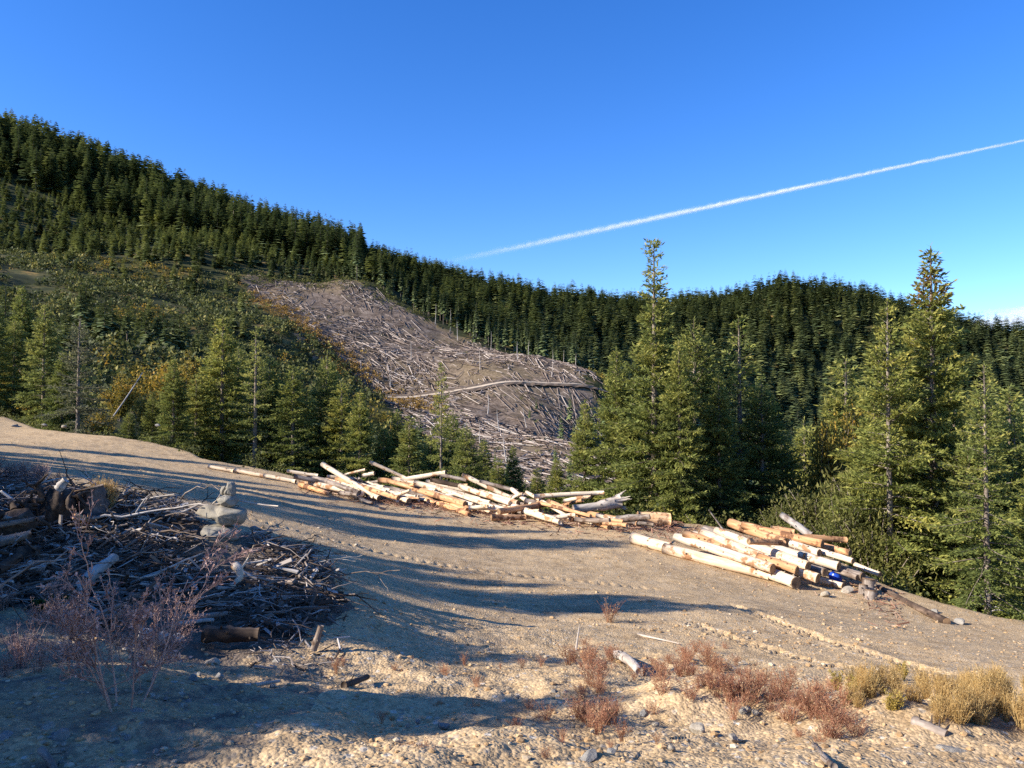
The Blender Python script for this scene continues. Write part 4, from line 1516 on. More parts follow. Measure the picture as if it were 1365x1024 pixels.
# ------------------------------------------------------------------ slash heap on the left
def root_stump(u, v, wpx, label, seed, rootlen=1.0, tilt=(0, 0)):
    p = hit(u, v, 0)
    r_ = wpx * p[1] / F / 2
    V, Fa = rock_vf(seed, ICO3, 9, (1, .9, .95), .05)
    V = V * (1 + .12 * np.sin(V[:, :1] * 7 + V[:, 2:] * 5))
    t = thing('root_stump', label, 'stump', p, R.random() * 6)
    body = link('root_ball', mesh_np('root_ball', V * r_, [Fa], M['darkwood'], None, np.ones((len(V), 3)), True), t)
    body.location = (0, 0, r_ * .75)
    for k in range(11):
        an, el = R.random() * 6.28, R.uniform(-.2, .9)
        d = np.array([math.cos(an) * math.cos(el), math.sin(an) * math.cos(el), math.sin(el)])
        s = np.linspace(0, 1, 7)
        L = r_ * R.uniform(1.2, 2.4) * rootlen
        P = np.array([0, 0, r_ * .75]) + d * (r_ * .7 + L * .6 * s)[:, None] + np.cumsum(R.normal(size=(7, 3)) * .06 * L, 0) + np.array([0, 0, -1]) * (L * .5 * s ** 2)[:, None]
        mb = MB()
        mb.tube(P, r_ * .11 * (1 - .8 * s) + .006, 7, True, None, .2)
        if k % 2:
            q = P[3]
            mb.tube(q + np.outer(np.linspace(0, 1, 5), unit(d + R.normal(size=3)) * L * .4) + np.cumsum(R.normal(size=(5, 3)) * .03 * L, 0), r_ * .08 * np.linspace(1, .2, 5) + .004, 5)
        link('root', mb.build('root', M['darkwood']), t)
    return t


root_stump(72, 699, 60, 'big round upturned root stump on the dark slash heap', 61)
root_stump(16, 722, 60, 'dark tangled stump half out of the picture at the left edge', 62, 1.3)
root_stump(34, 762, 40, 'dark root wad under the round upturned stump', 63, 1.6)
a, b = hit(124, 690, .05), at(118, 652, hit(124, 690, .05)[1])
log_obj(a, b, .17, .13, 'grey', 'dark grey standing stump with straw beside it on the slash heap', None, True, 'tree_stump', 'stump', (.5, .48, .5), rough=.3)
SLASH = [
    (111, 776, .12, 152, 744, .2, 15, 'silver', 'pale splintered log slanting up in the slash heap below the stumps', .3),
    (196, 706, .06, 238, 713, .08, 9, 'grey', 'grey log with a round end lying left of the cairn foot', .1),
    (184, 846, .1, 244, 853, .1, 17, 'silver', 'bluish white broken slab behind the dead pink bush', .3),
    (232, 824, .08, 303, 818, .1, 8, 'grey', 'long grey log across the lower slash heap', .15),
    (236, 832, .06, 284, 826, .06, 6, 'silver', 'thin pale log just below the long grey one', .15),
    (270, 845, .1, 345, 846, .12, 20, 'darkwood', 'dark rotten log lying lowest in the slash heap', .3),
    (418, 866, .02, 428, 834, .4, 9, 'grey', 'upright white wood chunk at the right rim of the slash heap', .25),
    (246, 760, .1, 263, 790, .08, 9, 'silver', 'blue grey log pointing toward the viewer in mid heap', .2),
    (263, 790, .05, 300, 786, .05, 7, 'silver', 'grey log joining the one pointing at the viewer', .2),
    (98, 688, .25, 128, 697, .15, 9, 'orange', 'orange brown bark slab between the two stumps', .25),
    (78, 652, .5, 88, 640, .7, 11, 'silver', 'white splintered wood piece on top of the round stump', .3),
    (0, 700, .3, 60, 690, .35, 7, 'grey', 'long grey log behind the round root stump', .15),
    (-5, 690, .3, 35, 698, .3, 10, 'grey', 'grey log end left of the round root stump', .15),
    (0, 722, .25, 42, 712, .3, 12, 'grey', 'blue grey log under the round root stump', .15),
    (-5, 760, .2, 26, 742, .3, 14, 'darkwood', 'dark log at the left edge of the heap', .15),
    (186, 690, .05, 216, 697, .05, 6, 'peeled', 'light stick log on the sunlit chips behind the heap', .2),
    (330, 790, .05, 366, 782, .05, 6, 'silver', 'pale chunk by the lit chip bank', .2),
    (820, 872, .05, 853, 896, .05, 13, 'silver', 'white grey log piece on the dirt among red weeds', .15),
    (1218, 962, .05, 1262, 980, .06, 15, 'grey', 'broken grey slab between weeds and straw clump', .3),
    (1084, 992, .02, 1112, 1022, .06, 10, 'grey', 'forked grey stick of wood at the bottom under red weeds', .3),
    (55, 1000, .03, 74, 1030, .03, 10, 'grey', 'pale root end lying at the bottom in shade', .2),
    (300, 918, .01, 372, 908, .01, 5, 'silver', 'bleached branch lying on shaded dirt', .2),
    (458, 914, .01, 490, 902, .02, 8, 'darkwood', 'dark stick log at the rim of the dirt mound', .2),
]
for (u1, v1, h1, u2, v2, h2, th, mt, la, rg) in SLASH:
    rg *= .45
    a = hit(u1, v1, h1)
    b = at(u2, v2, a[1]) if abs(u2 - u1) < 14 and v2 < v1 else hit(u2, v2, h2)
    rb = th * b[1] / F / 2
    log_obj(a, b, rb * 1.1, rb * .85, mt, la, None, False, 'log' if th > 8 else 'branch', 'log' if th > 8 else 'branch', rough=rg, segs=12, bend=.015)
# bent bleached branch in the middle of the heap
pts = [(300, 786), (312, 780), (320, 770), (319, 759), (313, 754)]
d0 = hit(300, 786, .05)[1]
P = np.array([at(u, v, d0 + k * .05) for k, (u, v) in enumerate(pts)])
mb = MB()
s = np.linspace(0, 4, 17)
P = np.stack([np.interp(s, np.arange(5), P[:, c]) for c in range(3)], 1)
mb.tube(P - P[0], np.linspace(.02, .05, 17), 8, True, None, .1)
mb.tube([P[11] - P[0], P[13] - P[0] + [.1, 0, .1], P[13] - P[0] + [.16, 0, .24]], [.012, .01, .004], 5)
o = link('branch', mb.build('bent_branch', M['peeled']))
o.location = P[0]
tag(o, 'bent bleached branch hooking upward in the middle of the slash heap', 'branch')

# sticks: countable branches of the heap
def stick(seed, L, r_, forks=2):
    global R
    keep = R
    R = np.random.default_rng(seed)
    mb = MB()
    s = np.linspace(0, 1, 9)
    P = np.c_[s * L, np.cumsum(R.normal(size=9)) * .035 * L, np.cumsum(R.normal(size=9)) * .025 * L]
    mb.tube(P, r_ * (1 - .7 * s) + .003, 6, True, None, .15)
    for k in range(forks):
        q = P[R.integers(3, 7)]
        d = unit(np.array([.7, R.normal() * .6, abs(R.normal()) * .4]))
        t = np.linspace(0, 1, 5)
        mb.tube(q + np.outer(t, d) * L * R.uniform(.2, .4) + np.cumsum(R.normal(size=(5, 3)) * .012 * L, 0), r_ * .5 * (1 - .7 * t) + .002, 5)
    R = keep
    return mb


STK = [stick(700 + k, .7 + .12 * k, .014 + .002 * (k % 5), k % 4).build('branch', M[['grey', 'silver', 'grey', 'darkwood'][k % 4]]) for k in range(12)]


def heap_xy(n):
    X, Y = [], []
    while len(X) < n:
        u, d = R.uniform(-60, 455), R.uniform(5.8, 14)
        x, y = (u - 682.5) / F * d, d
        if inside(DEBRIS, np.array([x]), np.array([y]))[0] and fbm(np.array([x * .9]), np.array([y * .9]), 3, 66)[0] > -.12 and R.random() < np.interp(u, [250, 440], [1, .45]) and not (abs(u - 297) < 42 and d > CD - 1.1):
            X.append(x)
            Y.append(y)
    return np.array(X), np.array(Y)


X, Y = heap_xy(190)
for k in range(190):
    o = link('branch', STK[k % 12])
    o.location = (X[k], Y[k], hz(X[k], Y[k]) + R.uniform(.03, .16))
    o.rotation_euler = (R.random() * 6.28, -abs(R.normal() * .13), R.random() * 6.28)
    s = R.uniform(.3, .75)
    o.scale = (s, s, s)
    tag(o, 'weathered loose branch lying in the dark slash heap', 'branch', 'loose branches in the slash heap')


def chips(name, label, X, Y, lmin, lmax, mats, lift=.05, tilt=.35, mat='chip'):
    n = len(X)
    Z = height(X, Y, True) + R.uniform(0, lift, n)
    L = lmin * (lmax / lmin) ** R.random(n)
    W = L * R.uniform(.03, .15, n)
    T = np.minimum(W * .5, .03)
    th = R.random(n) * 6.28
    el = R.normal(size=n) * tilt
    ex = np.stack([np.cos(th) * np.cos(el), np.sin(th) * np.cos(el), np.sin(el)], 1)
    ey = unit(np.cross(np.array([0, 0, 1.0]), ex) + R.normal(size=(n, 3)) * .4)
    ez = unit(np.cross(ex, ey))
    c = np.stack([X, Y, Z], 1)
    cs = []
    for sx, sy, sz in [(-1, -1, -1), (1, -.6, -1), (1, .6, -1), (-1, 1, -1), (-1, -.8, 1), (.9, -.4, 1), (.9, .4, 1), (-1, .8, 1)]:
        cs.append(c + ex * (sx * L / 2)[:, None] + ey * (sy * W / 2)[:, None] + ez * (sz * T / 2)[:, None])
    V = np.stack(cs, 1).reshape(-1, 3)
    f = np.array([[0, 3, 2, 1], [4, 5, 6, 7], [0, 1, 5, 4], [1, 2, 6, 5], [2, 3, 7, 6], [3, 0, 4, 7]])
    Fa = (f[None] + (np.arange(n) * 8)[:, None, None]).reshape(-1, 4)
    t = R.random(n)
    mb = MB()
    mb.add(V, Fa, np.repeat(np.stack([t, R.random(n), t], 1), 8, 0))
    return tag(link(name, mb.build(name, M[mat], smooth=False)), label, 'wood litter', kind='stuff')


for nm, st in (('chip', [(0, (.045, .032, .024)), (.45, (.125, .092, .07)), (.75, (.25, .20, .165)), (.92, (.40, .35, .31)), (1, (.55, .50, .45))]),
               ('barkchip', [(0, (.06, .03, .02)), (.4, (.17, .085, .055)), (.75, (.28, .15, .10)), (1, (.48, .34, .24))])):
    q = N(nm + 's')
    s_ = q.n('SeparateColor', {'Color': q.tint()})
    M[nm] = q.finish(q.ramp(s_.outputs[0], st), .9, None, spec=.1)
X, Y = heap_xy(8000)
chips('wood_litter', 'splinters and bark shreds covering the slash heap', X, Y, .05, .42, None, .11, .35)
X, Y = heap_xy(1500)
mb = MB()
Zt = height(X, Y, True)
for k in range(1500):
    th, L = R.random() * 6.28, R.uniform(.2, .75)
    q = np.linspace(0, 1, 6)
    d = np.array([math.cos(th), math.sin(th), R.normal() * .12])
    P = np.array([X[k], Y[k], Zt[k] + R.uniform(.02, .14)]) + np.outer(q, d) * L + np.cumsum(R.normal(size=(6, 3)) * .035 * L, 0) - np.array([0, 0, 1]) * (q ** 2 * L * .12)[:, None]
    t = R.random()
    mb.tube(P, R.uniform(.004, .011) * (1 - .6 * q), 4, False, (t, t, t))
tag(link('twig_litter', mb.build('twig_litter', M['chip'])), 'tangle of thin roots and twigs over the slash heap', 'twig litter', kind='stuff')
n = 1500
fu, fv = R.uniform(330, 460, n), R.uniform(700, 900, n)
Pp = np.array([(lambda p: p)(hit(a, b)) for a, b in zip(fu[:700], fv[:700])])
chips('chip_litter', 'wood chips spilled over the dirt right of the heap', Pp[:, 0], Pp[:, 1], .04, .2, None, .03, .25)
n = 5200
fu = R.uniform(400, 905, n)
ed = np.array([edge_d(q) for q in fu])
fd = ed - np.abs(R.normal(size=n)) * 2.0 + .2
X, Y = (fu - 682.5) / F * fd, fd
chips('bark_litter', 'reddish bark litter strewn along the foot of the log piles', X, Y, .08, .4, None, .10, .35, 'barkchip')
n = 1500
fu = R.uniform(890, 1200, n)
fd = np.array([edge_d(q) for q in fu]) - np.abs(R.normal(size=n)) * 2.2 - .4
X, Y = (fu - 682.5) / F * fd, fd
chips('deck_litter', 'bark scraps around the foot of the right log deck', X, Y, .06, .28, None, .05, .3, 'barkchip')

# ------------------------------------------------------------------ weeds
def weed(seed, H, stems, spread, heads, leaf=(.03, .012), twig=5, lean=.3):
    global R
    keep = R
    R = np.random.default_rng(seed)
    st, lf = MB(), MB()
    for k in range(stems):
        a = R.random() * 6.28
        h = H * R.uniform(.5, 1.0)
        s = np.linspace(0, 1, 6)
        sp = spread * R.uniform(.1, 1)
        P = np.c_[np.cos(a) * (sp * .25 + sp * s ** 1.4), np.sin(a) * (sp * .25 + sp * s ** 1.4), h * s] + np.cumsum(R.normal(size=(6, 3)) * .012 * H, 0)
        P[0, 2] = -.04
        c = np.clip(.5 + R.normal() * .2, 0, 1)
        st.tube(P, .0032 * (H / .5) ** .5 * (1 - .7 * s) + .0008, 3, False, (c, 0, 0))
        for q in range(twig):
            t = R.uniform(.35, .98)
            b = np.array([np.interp(t, s, P[:, i_]) for i_ in range(3)])
            d = unit(np.array([R.normal(), R.normal(), 1.0]))
            tl = h * R.uniform(.1, .28) * (1.15 - t * .6)
            st.tube([b, b + d * tl], [.0016, .0006], 3, False, (c, 0, 0))
            m = heads
            u = R.random(m) ** .6
            Q = b + np.outer(u * tl, d) + R.normal(size=(m, 3)) * .006
            cc = np.zeros((m, 3))
            cc[:, 0] = np.clip(c + R.normal(size=m) * .2, 0, 1)
            leaves(lf, Q, R.normal(size=(m, 3)) + d, leaf[0] * R.uniform(.6, 1.4, m), leaf[1] * R.uniform(.6, 1.4, m), cc)
    R = keep
    return st, lf


def weed_meshes(name, mat, *a, **k):
    st, lf = weed(*a, **k)
    return st.build(name + '_stems', M[mat], smooth=False), lf.build(name + '_heads', M[mat], smooth=False)


RED = [weed_meshes('red_weed', 'weed', 800 + k, .42, 26, .24, 5, (.022, .008), 6) for k in range(5)]
STR = [weed_meshes('straw', 'straw', 820 + k, .5, 46, .16, 4, (.028, .006), 5) for k in range(4)]
OLV = [weed_meshes('olive_weed', 'leaf_o', 840 + k, .4, 26, .14, 8, (.035, .014), 6) for k in range(2)]
BRN = [weed_meshes('brown_weed', 'deadtwig', 860 + k, .45, 26, .2, 5, (.02, .007), 6) for k in range(3)]


def put_weed(kind, u, v, s, label, group, cat='weed', name='weed'):
    p = hit(u, v, 0)
    st, lf = kind[int(R.integers(0, len(kind)))]
    t = thing(name, label, cat, p, R.random() * 6.28, group)
    t.scale = (s, s, s * R.uniform(.85, 1.15))
    link('stem', st, t)
    link('foliage', lf, t)


for k in range(105):      # the red band on the berm
    t = R.random()
    u = np.interp(t, [0, .35, .7, 1], [870, 960, 1040, 1110]) + R.normal() * 24
    v = np.interp(t, [0, .35, .7, 1], [888, 912, 940, 972]) + R.normal() * 15
    put_weed(RED, u, v, R.uniform(.2, .52), 'dry rusty red weed in the thick band along the dirt berm', 'red weeds along the berm')
for k in range(24):
    put_weed(RED, R.normal() * 32 + 795, R.normal() * 24 + 890, R.uniform(.25, .55), 'low rusty weed around the white grey log piece', 'red weeds around the log piece')
for k in range(10):
    put_weed(RED, R.normal() * 22 + 800, R.normal() * 10 + 962, R.uniform(.25, .5), 'dark red weed in the shade below the log piece', 'dark red weeds below the log piece')
for k in range(60):
    put_weed(STR, R.uniform(1245, 1375), R.uniform(918, 980), R.uniform(.3, .52), 'golden straw tuft in the tall stand at the picture corner', 'straw tufts in the corner', 'grass tuft', 'straw_tuft')
for k in range(30):
    put_weed(STR, R.uniform(1130, 1265), R.uniform(905, 950), R.uniform(.25, .5), 'thin straw tuft between the red weeds and the corner stand', 'thin straw tufts', 'grass tuft', 'straw_tuft')
for (u, v, s, la) in [(1115, 925, .5, 'olive yellow weed at the right end of the red band'), (1140, 930, .45, 'second olive weed nearer the straw'), (1190, 955, .4, 'grey green weed above the broken slab'),
                      (1205, 905, .45, 'tall thin yellow weed on the pad edge')]:
    put_weed(OLV, u, v, s, la, None)
put_weed(RED, 812, 830, .8, 'lone pinkish weed standing on the open pad', None)
for k in range(26):
    put_weed(BRN, R.uniform(-10, 75), R.uniform(640, 664), R.uniform(.5, 1.0), 'brownish dry weed on the bank behind the slash heap', 'brown weeds on the left bank')
for k in range(14):
    put_weed(BRN, R.uniform(0, 110), R.uniform(800, 905), R.uniform(.35, .7), 'brown dry weed on the shaded slope left of the dead bush', 'brown weeds on the shaded slope')
for k in range(7):
    put_weed(STR, 140 + R.normal() * 4, 690 + R.normal() * 3, R.uniform(.7, 1.0), 'straw tuft beside the dark grey standing stump', 'straw by the standing stump', 'grass tuft', 'straw_tuft')
for k in range(40):
    put_weed(RED, R.uniform(430, 900), R.uniform(870, 1015), R.uniform(.12, .3), 'tiny rusty weed sprout scattered on the rough dirt', 'tiny weed sprouts')
mo = [weed_meshes('moss', 'moss', 890, .25, 60, .16, 9, (.03, .012), 5)]
put_weed(mo, 68, 822, .8, 'green mossy tuft on the shaded slope', None, 'plant', 'moss_tuft')

# dead pink bush
def dead_bush(seed, H):
    global R
    keep = R
    R = np.random.default_rng(seed)
    st, lf = MB(), MB()

    def grow(p, d, L, r_, lev):
        s = np.linspace(0, 1, 6)
        P = p + np.outer(s, d) * L + np.cumsum(R.normal(size=(6, 3)) * .022 * L, 0)
        st.tube(P, r_ * (1 - .6 * s) + .0012, 4 if lev else 6, False, (np.clip(.5 + R.normal() * .2, 0, 1), 0, 0))
        if lev < 3:
            for k in range([5, 5, 4][lev]):
                t = R.uniform(.3, 1.0)
                q = np.array([np.interp(t, s, P[:, c]) for c in range(3)])
                grow(q, unit(d + R.normal(size=3) * .5 + np.array([0, 0, .15])), L * R.uniform(.3, .55), r_ * .5, lev + 1)
        else:
            m = 3
            u = R.random(m)
            Q = p + np.outer(u * L, d)
            c = np.zeros((m, 3))
            c[:, 0] = R.random(m) * .8
            leaves(lf, Q, R.normal(size=(m, 3)) + d, R.uniform(.015, .035, m), R.uniform(.008, .016, m), c)
    for k in range(6):
        a = R.random() * 6.28
        grow(np.array([math.cos(a) * .05, math.sin(a) * .05, -.03]), unit(np.array([math.cos(a) * .4, math.sin(a) * .25, 1.0])), H * R.uniform(.5, .85), .0042, 0)
    R = keep
    return st.build('bush_stems', M['deadtwig'], smooth=False), lf.build('bush_leaves', M['deadtwig'], smooth=False)


DB = [dead_bush(900, .95), dead_bush(901, .8)]
for (u, v, s, la, k) in [(168, 955, 1.0, 'tall pinkish dead bush in the shade before the slash heap', 0), (122, 912, .55, 'smaller dead bush left of the tall pinkish one', 1),
                         (215, 890, .6, 'low pinkish dead bush crowding the bluish white slab', 1), (192, 925, .6, 'dead bush leaning right of the tall pinkish one', 0)]:
    p = hit(u, v, 0)
    t = thing('dead_bush', la, 'bush', p, R.random() * 6)
    t.scale = (s, s, s)
    link('stem', DB[k][0], t)
    link('withered_leaves', DB[k][1], t)

# single sticks on the open dirt
for (u1, v1, u2, v2, la) in [(768, 866, 773, 832, 'thin white stick standing up beside the red weeds'), (850, 846, 905, 858, 'long bleached stick lying flat on the pad'),
                             (764, 882, 790, 870, 'short bleached stick leaning near the standing one'), (560, 1004, 640, 1006, 'curved thin stick on the sunlit rubble'),
                             (968, 712, 945, 680, 'bleached twig rising behind the left tips of the deck')]:
    a = hit(u1, v1, .01)
    b = at(u2, v2, a[1]) if abs(v2 - v1) > 20 else hit(u2, v2, .02)
    log_obj(a, b, .011 * a[1] / 8 + .004, .006 * a[1] / 8, 'silver', la, None, False, 'stick', 'stick', knots=0, segs=8, sides=6, bend=.02)

# dead poles among the near firs
for (u1, v1, d, u2, v2, r_, la) in [(146, 562, 56, 190, 497, .05, 'bare pale pole leaning right before the yellow maples'), (560, 700, 0, 0, 0, 0, '')][:1]:
    a, b = at(u1, v1, d), at(u2, v2, d + 3)
    log_obj(a, b, r_, r_ * .7, 'silver', la, None, False, 'dead_pole', 'dead pole', bend=.01)
# pale dead branches by the leaning stem on the right bank
for k, (du, dv) in enumerate([(-22, 4), (-26, 16), (-20, -8), (28, 30), (16, 22)]):
    p = at(1318 + dv * .1, 800 + dv * .5, 19.2)
    b = at(1318 + du, 790 + dv, 19.0)
    log_obj(p, b, .018, .006, 'silver', ['lower bleached limb beside the leaning stem', 'second bleached limb pointing left by the leaning stem', 'upper bleached limb by the leaning stem',
            'looping white limb right of the leaning stem', 'short white limb low on the leaning stem'][k], None, False, 'dead_limb', 'branch', knots=0, bend=.12, sides=6)

# ------------------------------------------------------------------ clear-cut slope
def in_clear(n, umin=330, umax=860):
    out = []
    while len(out) < n:
        u, d = R.uniform(umin, umax), R.uniform(140, 455)
        x, y = (u - 682.5) / F * d, d
        out.append((x, y, u))
    A = np.array(out)
    ok = inside(CLEAR, A[:, 0], A[:, 1])
    return A[ok]


A = in_clear(26000)
cn = fbm(A[:, 0] * .045, A[:, 1] * .045, 3, 811)
A = A[R.random(len(A)) < np.clip(.5 + 1.6 * cn, .08, 1)][:9500]
cx_, cy_, cu = A.T
coarse = sst(470, 560, cu + 40 * fbm(cx_ * .03, cy_ * .03, 2, 71))
Lp = np.where(R.random(len(cu)) < .05 + .22 * coarse, R.uniform(6, 15, len(cu)), R.uniform(1.5, 5, len(cu)))
rp = np.where(Lp > 5.5, R.uniform(.11, .23, len(cu)), R.uniform(.10, .24, len(cu)))
# mostly felled down the fall line
e_ = 2.0
gxx = (height(cx_ + e_, cy_) - height(cx_ - e_, cy_)) / (2 * e_)
gyy = (height(cx_, cy_ + e_) - height(cx_, cy_ - e_)) / (2 * e_)
fall = np.arctan2(-gyy, -gxx)
th = -1.05 + .25 * fbm(cx_ * .02, cy_ * .02, 2, 55) + R.normal(size=len(cu)) * np.where(Lp > 5.5, .33, 1.3)
dx, dy = np.cos(th), np.sin(th)
zA = height(cx_ - dx * Lp / 2, cy_ - dy * Lp / 2) + rp * .8 + .25
zB = height(cx_ + dx * Lp / 2, cy_ + dy * Lp / 2) + rp * .8 + R.uniform(.1, 1.0, len(cu))
PA = np.stack([cx_ - dx * Lp / 2, cy_ - dy * Lp / 2, zA], 1)
PB = np.stack([cx_ + dx * Lp / 2, cy_ + dy * Lp / 2, zB], 1)
size = Lp * rp / cy_
od = np.argsort(-size)
POLE = []
for k in range(8):
    mb, _, _ = log_mb(10, .24, .13, 6, 5, .015, .08, (1, 1, 1) if k < 5 else (.55, .5, .47), 0)
    POLE.append(mb.build('felled_pole', M['grey' if k % 4 else 'silver']))
for q in od[:290]:
    o = link('felled_pole', POLE[int(R.integers(0, 8))])
    s = Lp[q] / 10
    o.matrix_world = frame_to(PA[q], PB[q], R.random() * 6) @ Matrix.Diagonal((s, rp[q] / .24, rp[q] / .24, 1))
    tag(o, 'bleached pole lying felled down the clearcut slope', 'felled pole', 'felled poles on the clearcut')
mb = MB()
for q in od[290:]:
    t = R.random()
    mb.tube([PA[q], PB[q]], [rp[q], rp[q] * .6], 4, True, np.array([t, t, t]))
q_ = N('felled_litter')
s_ = q_.n('SeparateColor', {'Color': q_.tint()})
M['felled'] = q_.finish(q_.ramp(s_.outputs[0], [(0, (.05, .037, .03)), (.4, (.15, .112, .09)), (.75, (.26, .205, .17)), (1, (.44, .375, .325))]), .9, None, spec=.1)
tag(link('felled_litter', mb.build('felled_litter', M['felled'], smooth=False)), 'mass of bleached felled poles and tops covering the clearcut', 'slash', kind='stuff')
# standing dead snags
for (u, v, d, h) in [(705, 472, 392, 12), (640, 500, 330, 10), (548, 470, 350, 9), (666, 560, 260, 9), (676, 600, 200, 9), (735, 505, 330, 12), (702, 560, 280, 8), (650, 540, 290, 8), (690, 505, 350, 9),
                     (610, 450, 415, 11), (630, 462, 408, 12), (600, 440, 425, 13), (654, 470, 405, 12), (580, 436, 430, 12), (752, 480, 385, 11), (768, 490, 375, 10), (520, 520, 315, 7), (640, 585, 230, 8)]:
    p = at(u, v, d)
    g = hz(p[0], p[1])
    a = np.array([p[0], p[1], g - .3])
    log_obj(a, a + np.array([R.normal() * .5, R.normal() * .4, h]), .2, .07, 'silver', 'bare standing snag on the clearcut slope', 'snags on the clearcut', False, 'snag', 'snag', segs=5, sides=6, knots=0)
# the road cut across the slope
rl = np.array([at(u, v, d)[:2] for u, v, d in ROADL])
t = np.linspace(0, len(rl) - 1, 70)
rx, ry = np.interp(t, range(len(rl)), rl[:, 0]), np.interp(t, range(len(rl)), rl[:, 1])
tx, ty = np.gradient(rx), np.gradient(ry)
nl = np.hypot(tx, ty)
nx, ny = -ty / nl, tx / nl
zc_ = np.convolve(np.pad(height(rx, ry), 4, mode='edge'), np.ones(9) / 9, 'valid') + 1.1
mb = MB()
prof = [(-4.5, -3.4, (.13, .095, .07)), (-2.6, -1.3, (.17, .125, .09)), (-2.4, -.8, (.40, .32, .235)), (2.6, .1, (.48, .385, .28)), (3.0, 1.0, (.11, .08, .058)), (5.6, 2.6, (.155, .115, .085))]  # dark foot of the cut bank: its shade is put into the colour
V = np.concatenate([np.stack([rx + nx * o_ * .62, ry + ny * o_ * .5, zc_ + z_ * .42 + .2 * R.normal(size=70) * (abs(z_) > 1.2)], 1) for o_, z_, _ in prof])
C3 = np.concatenate([np.tile(c_, (70, 1)) for _, _, c_ in prof])
ii = np.arange(69)
q = np.concatenate([np.stack([k * 70 + ii, k * 70 + ii + 1, (k + 1) * 70 + ii + 1, (k + 1) * 70 + ii], 1) for k in range(5)])
rd = N('road_dirt')
M['road'] = rd.finish(rd.mix(.5, rd.tint(), rd.ramp(rd.noise(rd.pos(), .8, 4), [(.3, .6), (.7, 1.3)]), 'MULTIPLY'), .95, None, spec=.1)
mb.add(V, q, C3)
tag(link('dirt_road', mb.build('dirt_road', M['road'], smooth=False)), 'narrow dirt road cut across the clearcut slope', 'road', kind='structure')

# ------------------------------------------------------------------ sky: contrail and thin cloud
def vol_mat(name, dens_fn):
    m = N(name)
    v = m.n('VolumePrincipled')
    v.inputs['Color'].default_value = (1, 1, 1, 1)
    v.inputs['Anisotropy'].default_value = .2
    m.t.links.new(dens_fn(m), v.inputs['Density'])
    m.t.links.new(v.outputs[0], m.out.inputs['Volume'])
    return m.m


def trail_piece(a, b, r0, r1, seed):
    g = np.random.default_rng(seed)
    n = 60
    s = np.linspace(0, 1, n)
    P = a + np.outer(s, b - a)
    return P, r0 + (r1 - r0) * s


A1, B1 = at(1480, 163, 5000), at(560, 357, 8200)
Lc = float(np.linalg.norm(B1 - A1))
XB = frame_to(A1, B1)


def cdens(m):
    sp2 = m.n('SeparateXYZ', {0: m.obj()})
    p = m.pos()
    # metres along the trail from its fresh end
    rel = m.n('VectorMath', {0: p, 1: tuple(A1)}, operation='SUBTRACT').outputs[0]
    al = m.n('VectorMath', {0: rel, 1: tuple(unit(B1 - A1))}, operation='DOT_PRODUCT').outputs['Value']
    f = m.n('MapRange', {0: al, 1: Lc * .34, 2: Lc * .97, 3: 1.0, 4: 0.0}).outputs[0]
    f = m.math('MULTIPLY', m.math('POWER', f, 1.7), .06)
    wd = m.n('MapRange', {0: al, 1: 0.0, 2: Lc, 3: 9.5, 4: 50.0}).outputs[0]
    v2 = m.n('VectorMath', {0: p, 1: (.016, .005, .035)}, operation='MULTIPLY').outputs[0]
    nz = m.noise(v2, 1.0, 5, .65)
    off = m.math('MULTIPLY', m.math('SUBTRACT', nz, .5), 24.0)
    zz_ = m.math('SUBTRACT', sp2.outputs[2], off)
    r2_ = m.math('ADD', m.math('POWER', m.math('DIVIDE', sp2.outputs[1], wd), 2.0), m.math('POWER', m.math('DIVIDE', zz_, m.math('MULTIPLY', wd, .62)), 2.0))
    g = m.math('POWER', 2.718, m.math('MULTIPLY', r2_, -1.6))
    return m.math('MULTIPLY', m.math('MULTIPLY', f, g), m.ramp(nz, [(.3, .35), (.6, 1.)]))


ct = thing('contrail', 'long thin white vapour trail slanting up across the blue sky', 'contrail', A1)
ct.rotation_euler = XB.to_euler()
VM = vol_mat('ice_trail', cdens)
NS = 44
for k in range(NS):
    r_ = 44 + 26 * k / NS
    pmb = MB()
    pmb.tube([(0, 0, 0), (Lc / NS, 0, 0)], r_, 10, True)
    o = link('vapour_segment', pmb.build('vapour_segment', VM, False), ct)
    o.location = (k * Lc / NS, 0, 0)


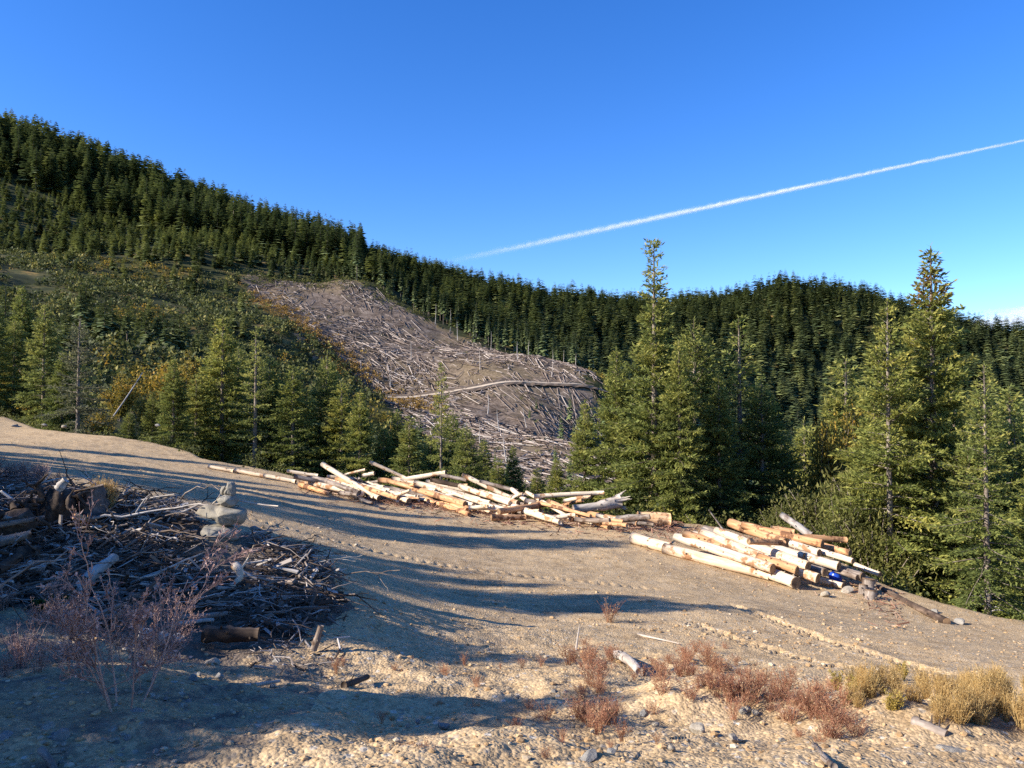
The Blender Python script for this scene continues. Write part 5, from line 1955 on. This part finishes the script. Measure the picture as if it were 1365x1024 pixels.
def cloud_d(m):
    o = m.obj()
    v2 = m.n('VectorMath', {0: o, 1: (.0011, .004, .0075)}, operation='MULTIPLY').outputs[0]
    nz = m.ramp(m.noise(v2, 1.0, 5, .6), [(.42, 0.), (.75, 1.)])
    sp2 = m.n('SeparateXYZ', {0: o})
    ex = m.math('MAXIMUM', m.math('SUBTRACT', 1.0, m.math('POWER', m.math('DIVIDE', sp2.outputs[0], 1500.0), 2.0)), 0.0)
    ez = m.math('MAXIMUM', m.math('SUBTRACT', 1.0, m.math('POWER', m.math('DIVIDE', sp2.outputs[2], 150.0), 2.0)), 0.0)
    return m.math('MULTIPLY', m.math('MULTIPLY', nz, .014), m.math('MULTIPLY', ex, ez))


V, Fa = ICO3
cm = mesh_np('cloud', V * np.array([1500, 260, 230]), [Fa], vol_mat('thin_cloud', cloud_d), None, None, True)
cl_ = link('cloud', cm)
cl_.location = at(1400, 420, 9000)
cl_.rotation_euler = (0, rad(-6), 0)
tag(cl_, 'thin white cloud streak low over the far ridge behind the cone tipped tree', 'cloud', kind='thing')
#@@LIGHT
# ------------------------------------------------------------------ light
AZ, EL = rad(-108), rad(28)
sunv = Vector((math.sin(AZ) * math.cos(EL), math.cos(AZ) * math.cos(EL), math.sin(EL)))
sl = bpy.data.lights.new('sun', 'SUN')
sl.energy = 5.0
sl.angle = rad(.5)
sl.color = (1.0, .93, .82)
so = link('sun', sl)
so.rotation_euler = sunv.to_track_quat('Z', 'Y').to_euler()
w = bpy.data.worlds.new('World')
scene.world = w
w.use_nodes = True
nt = w.node_tree
bg = nt.nodes['Background']
sky = nt.nodes.new('ShaderNodeTexSky')
sky.sky_type = 'NISHITA'
sky.sun_disc = False
sky.sun_elevation = EL
sky.sun_rotation = AZ
sky.altitude = 900
sky.air_density = 1.0
sky.dust_density = .3
sky.ozone_density = 4.0
hs = nt.nodes.new('ShaderNodeHueSaturation')
hs.inputs['Saturation'].default_value = 1.27
hs.inputs['Value'].default_value = 1.08
hs.inputs['Hue'].default_value = .5135
nt.links.new(sky.outputs[0], hs.inputs['Color'])
nt.links.new(hs.outputs[0], bg.inputs['Color'])
bg.inputs['Strength'].default_value = .112
vs = scene.view_settings
vs.view_transform = 'Standard'
vs.look = 'None'
vs.gamma = 1
vs.exposure = 1.15
scene.cycles.volume_bounces = 4
scene.cycles.use_denoising = False
scene.cycles.max_bounces = 6
scene.cycles.transparent_max_bounces = 8
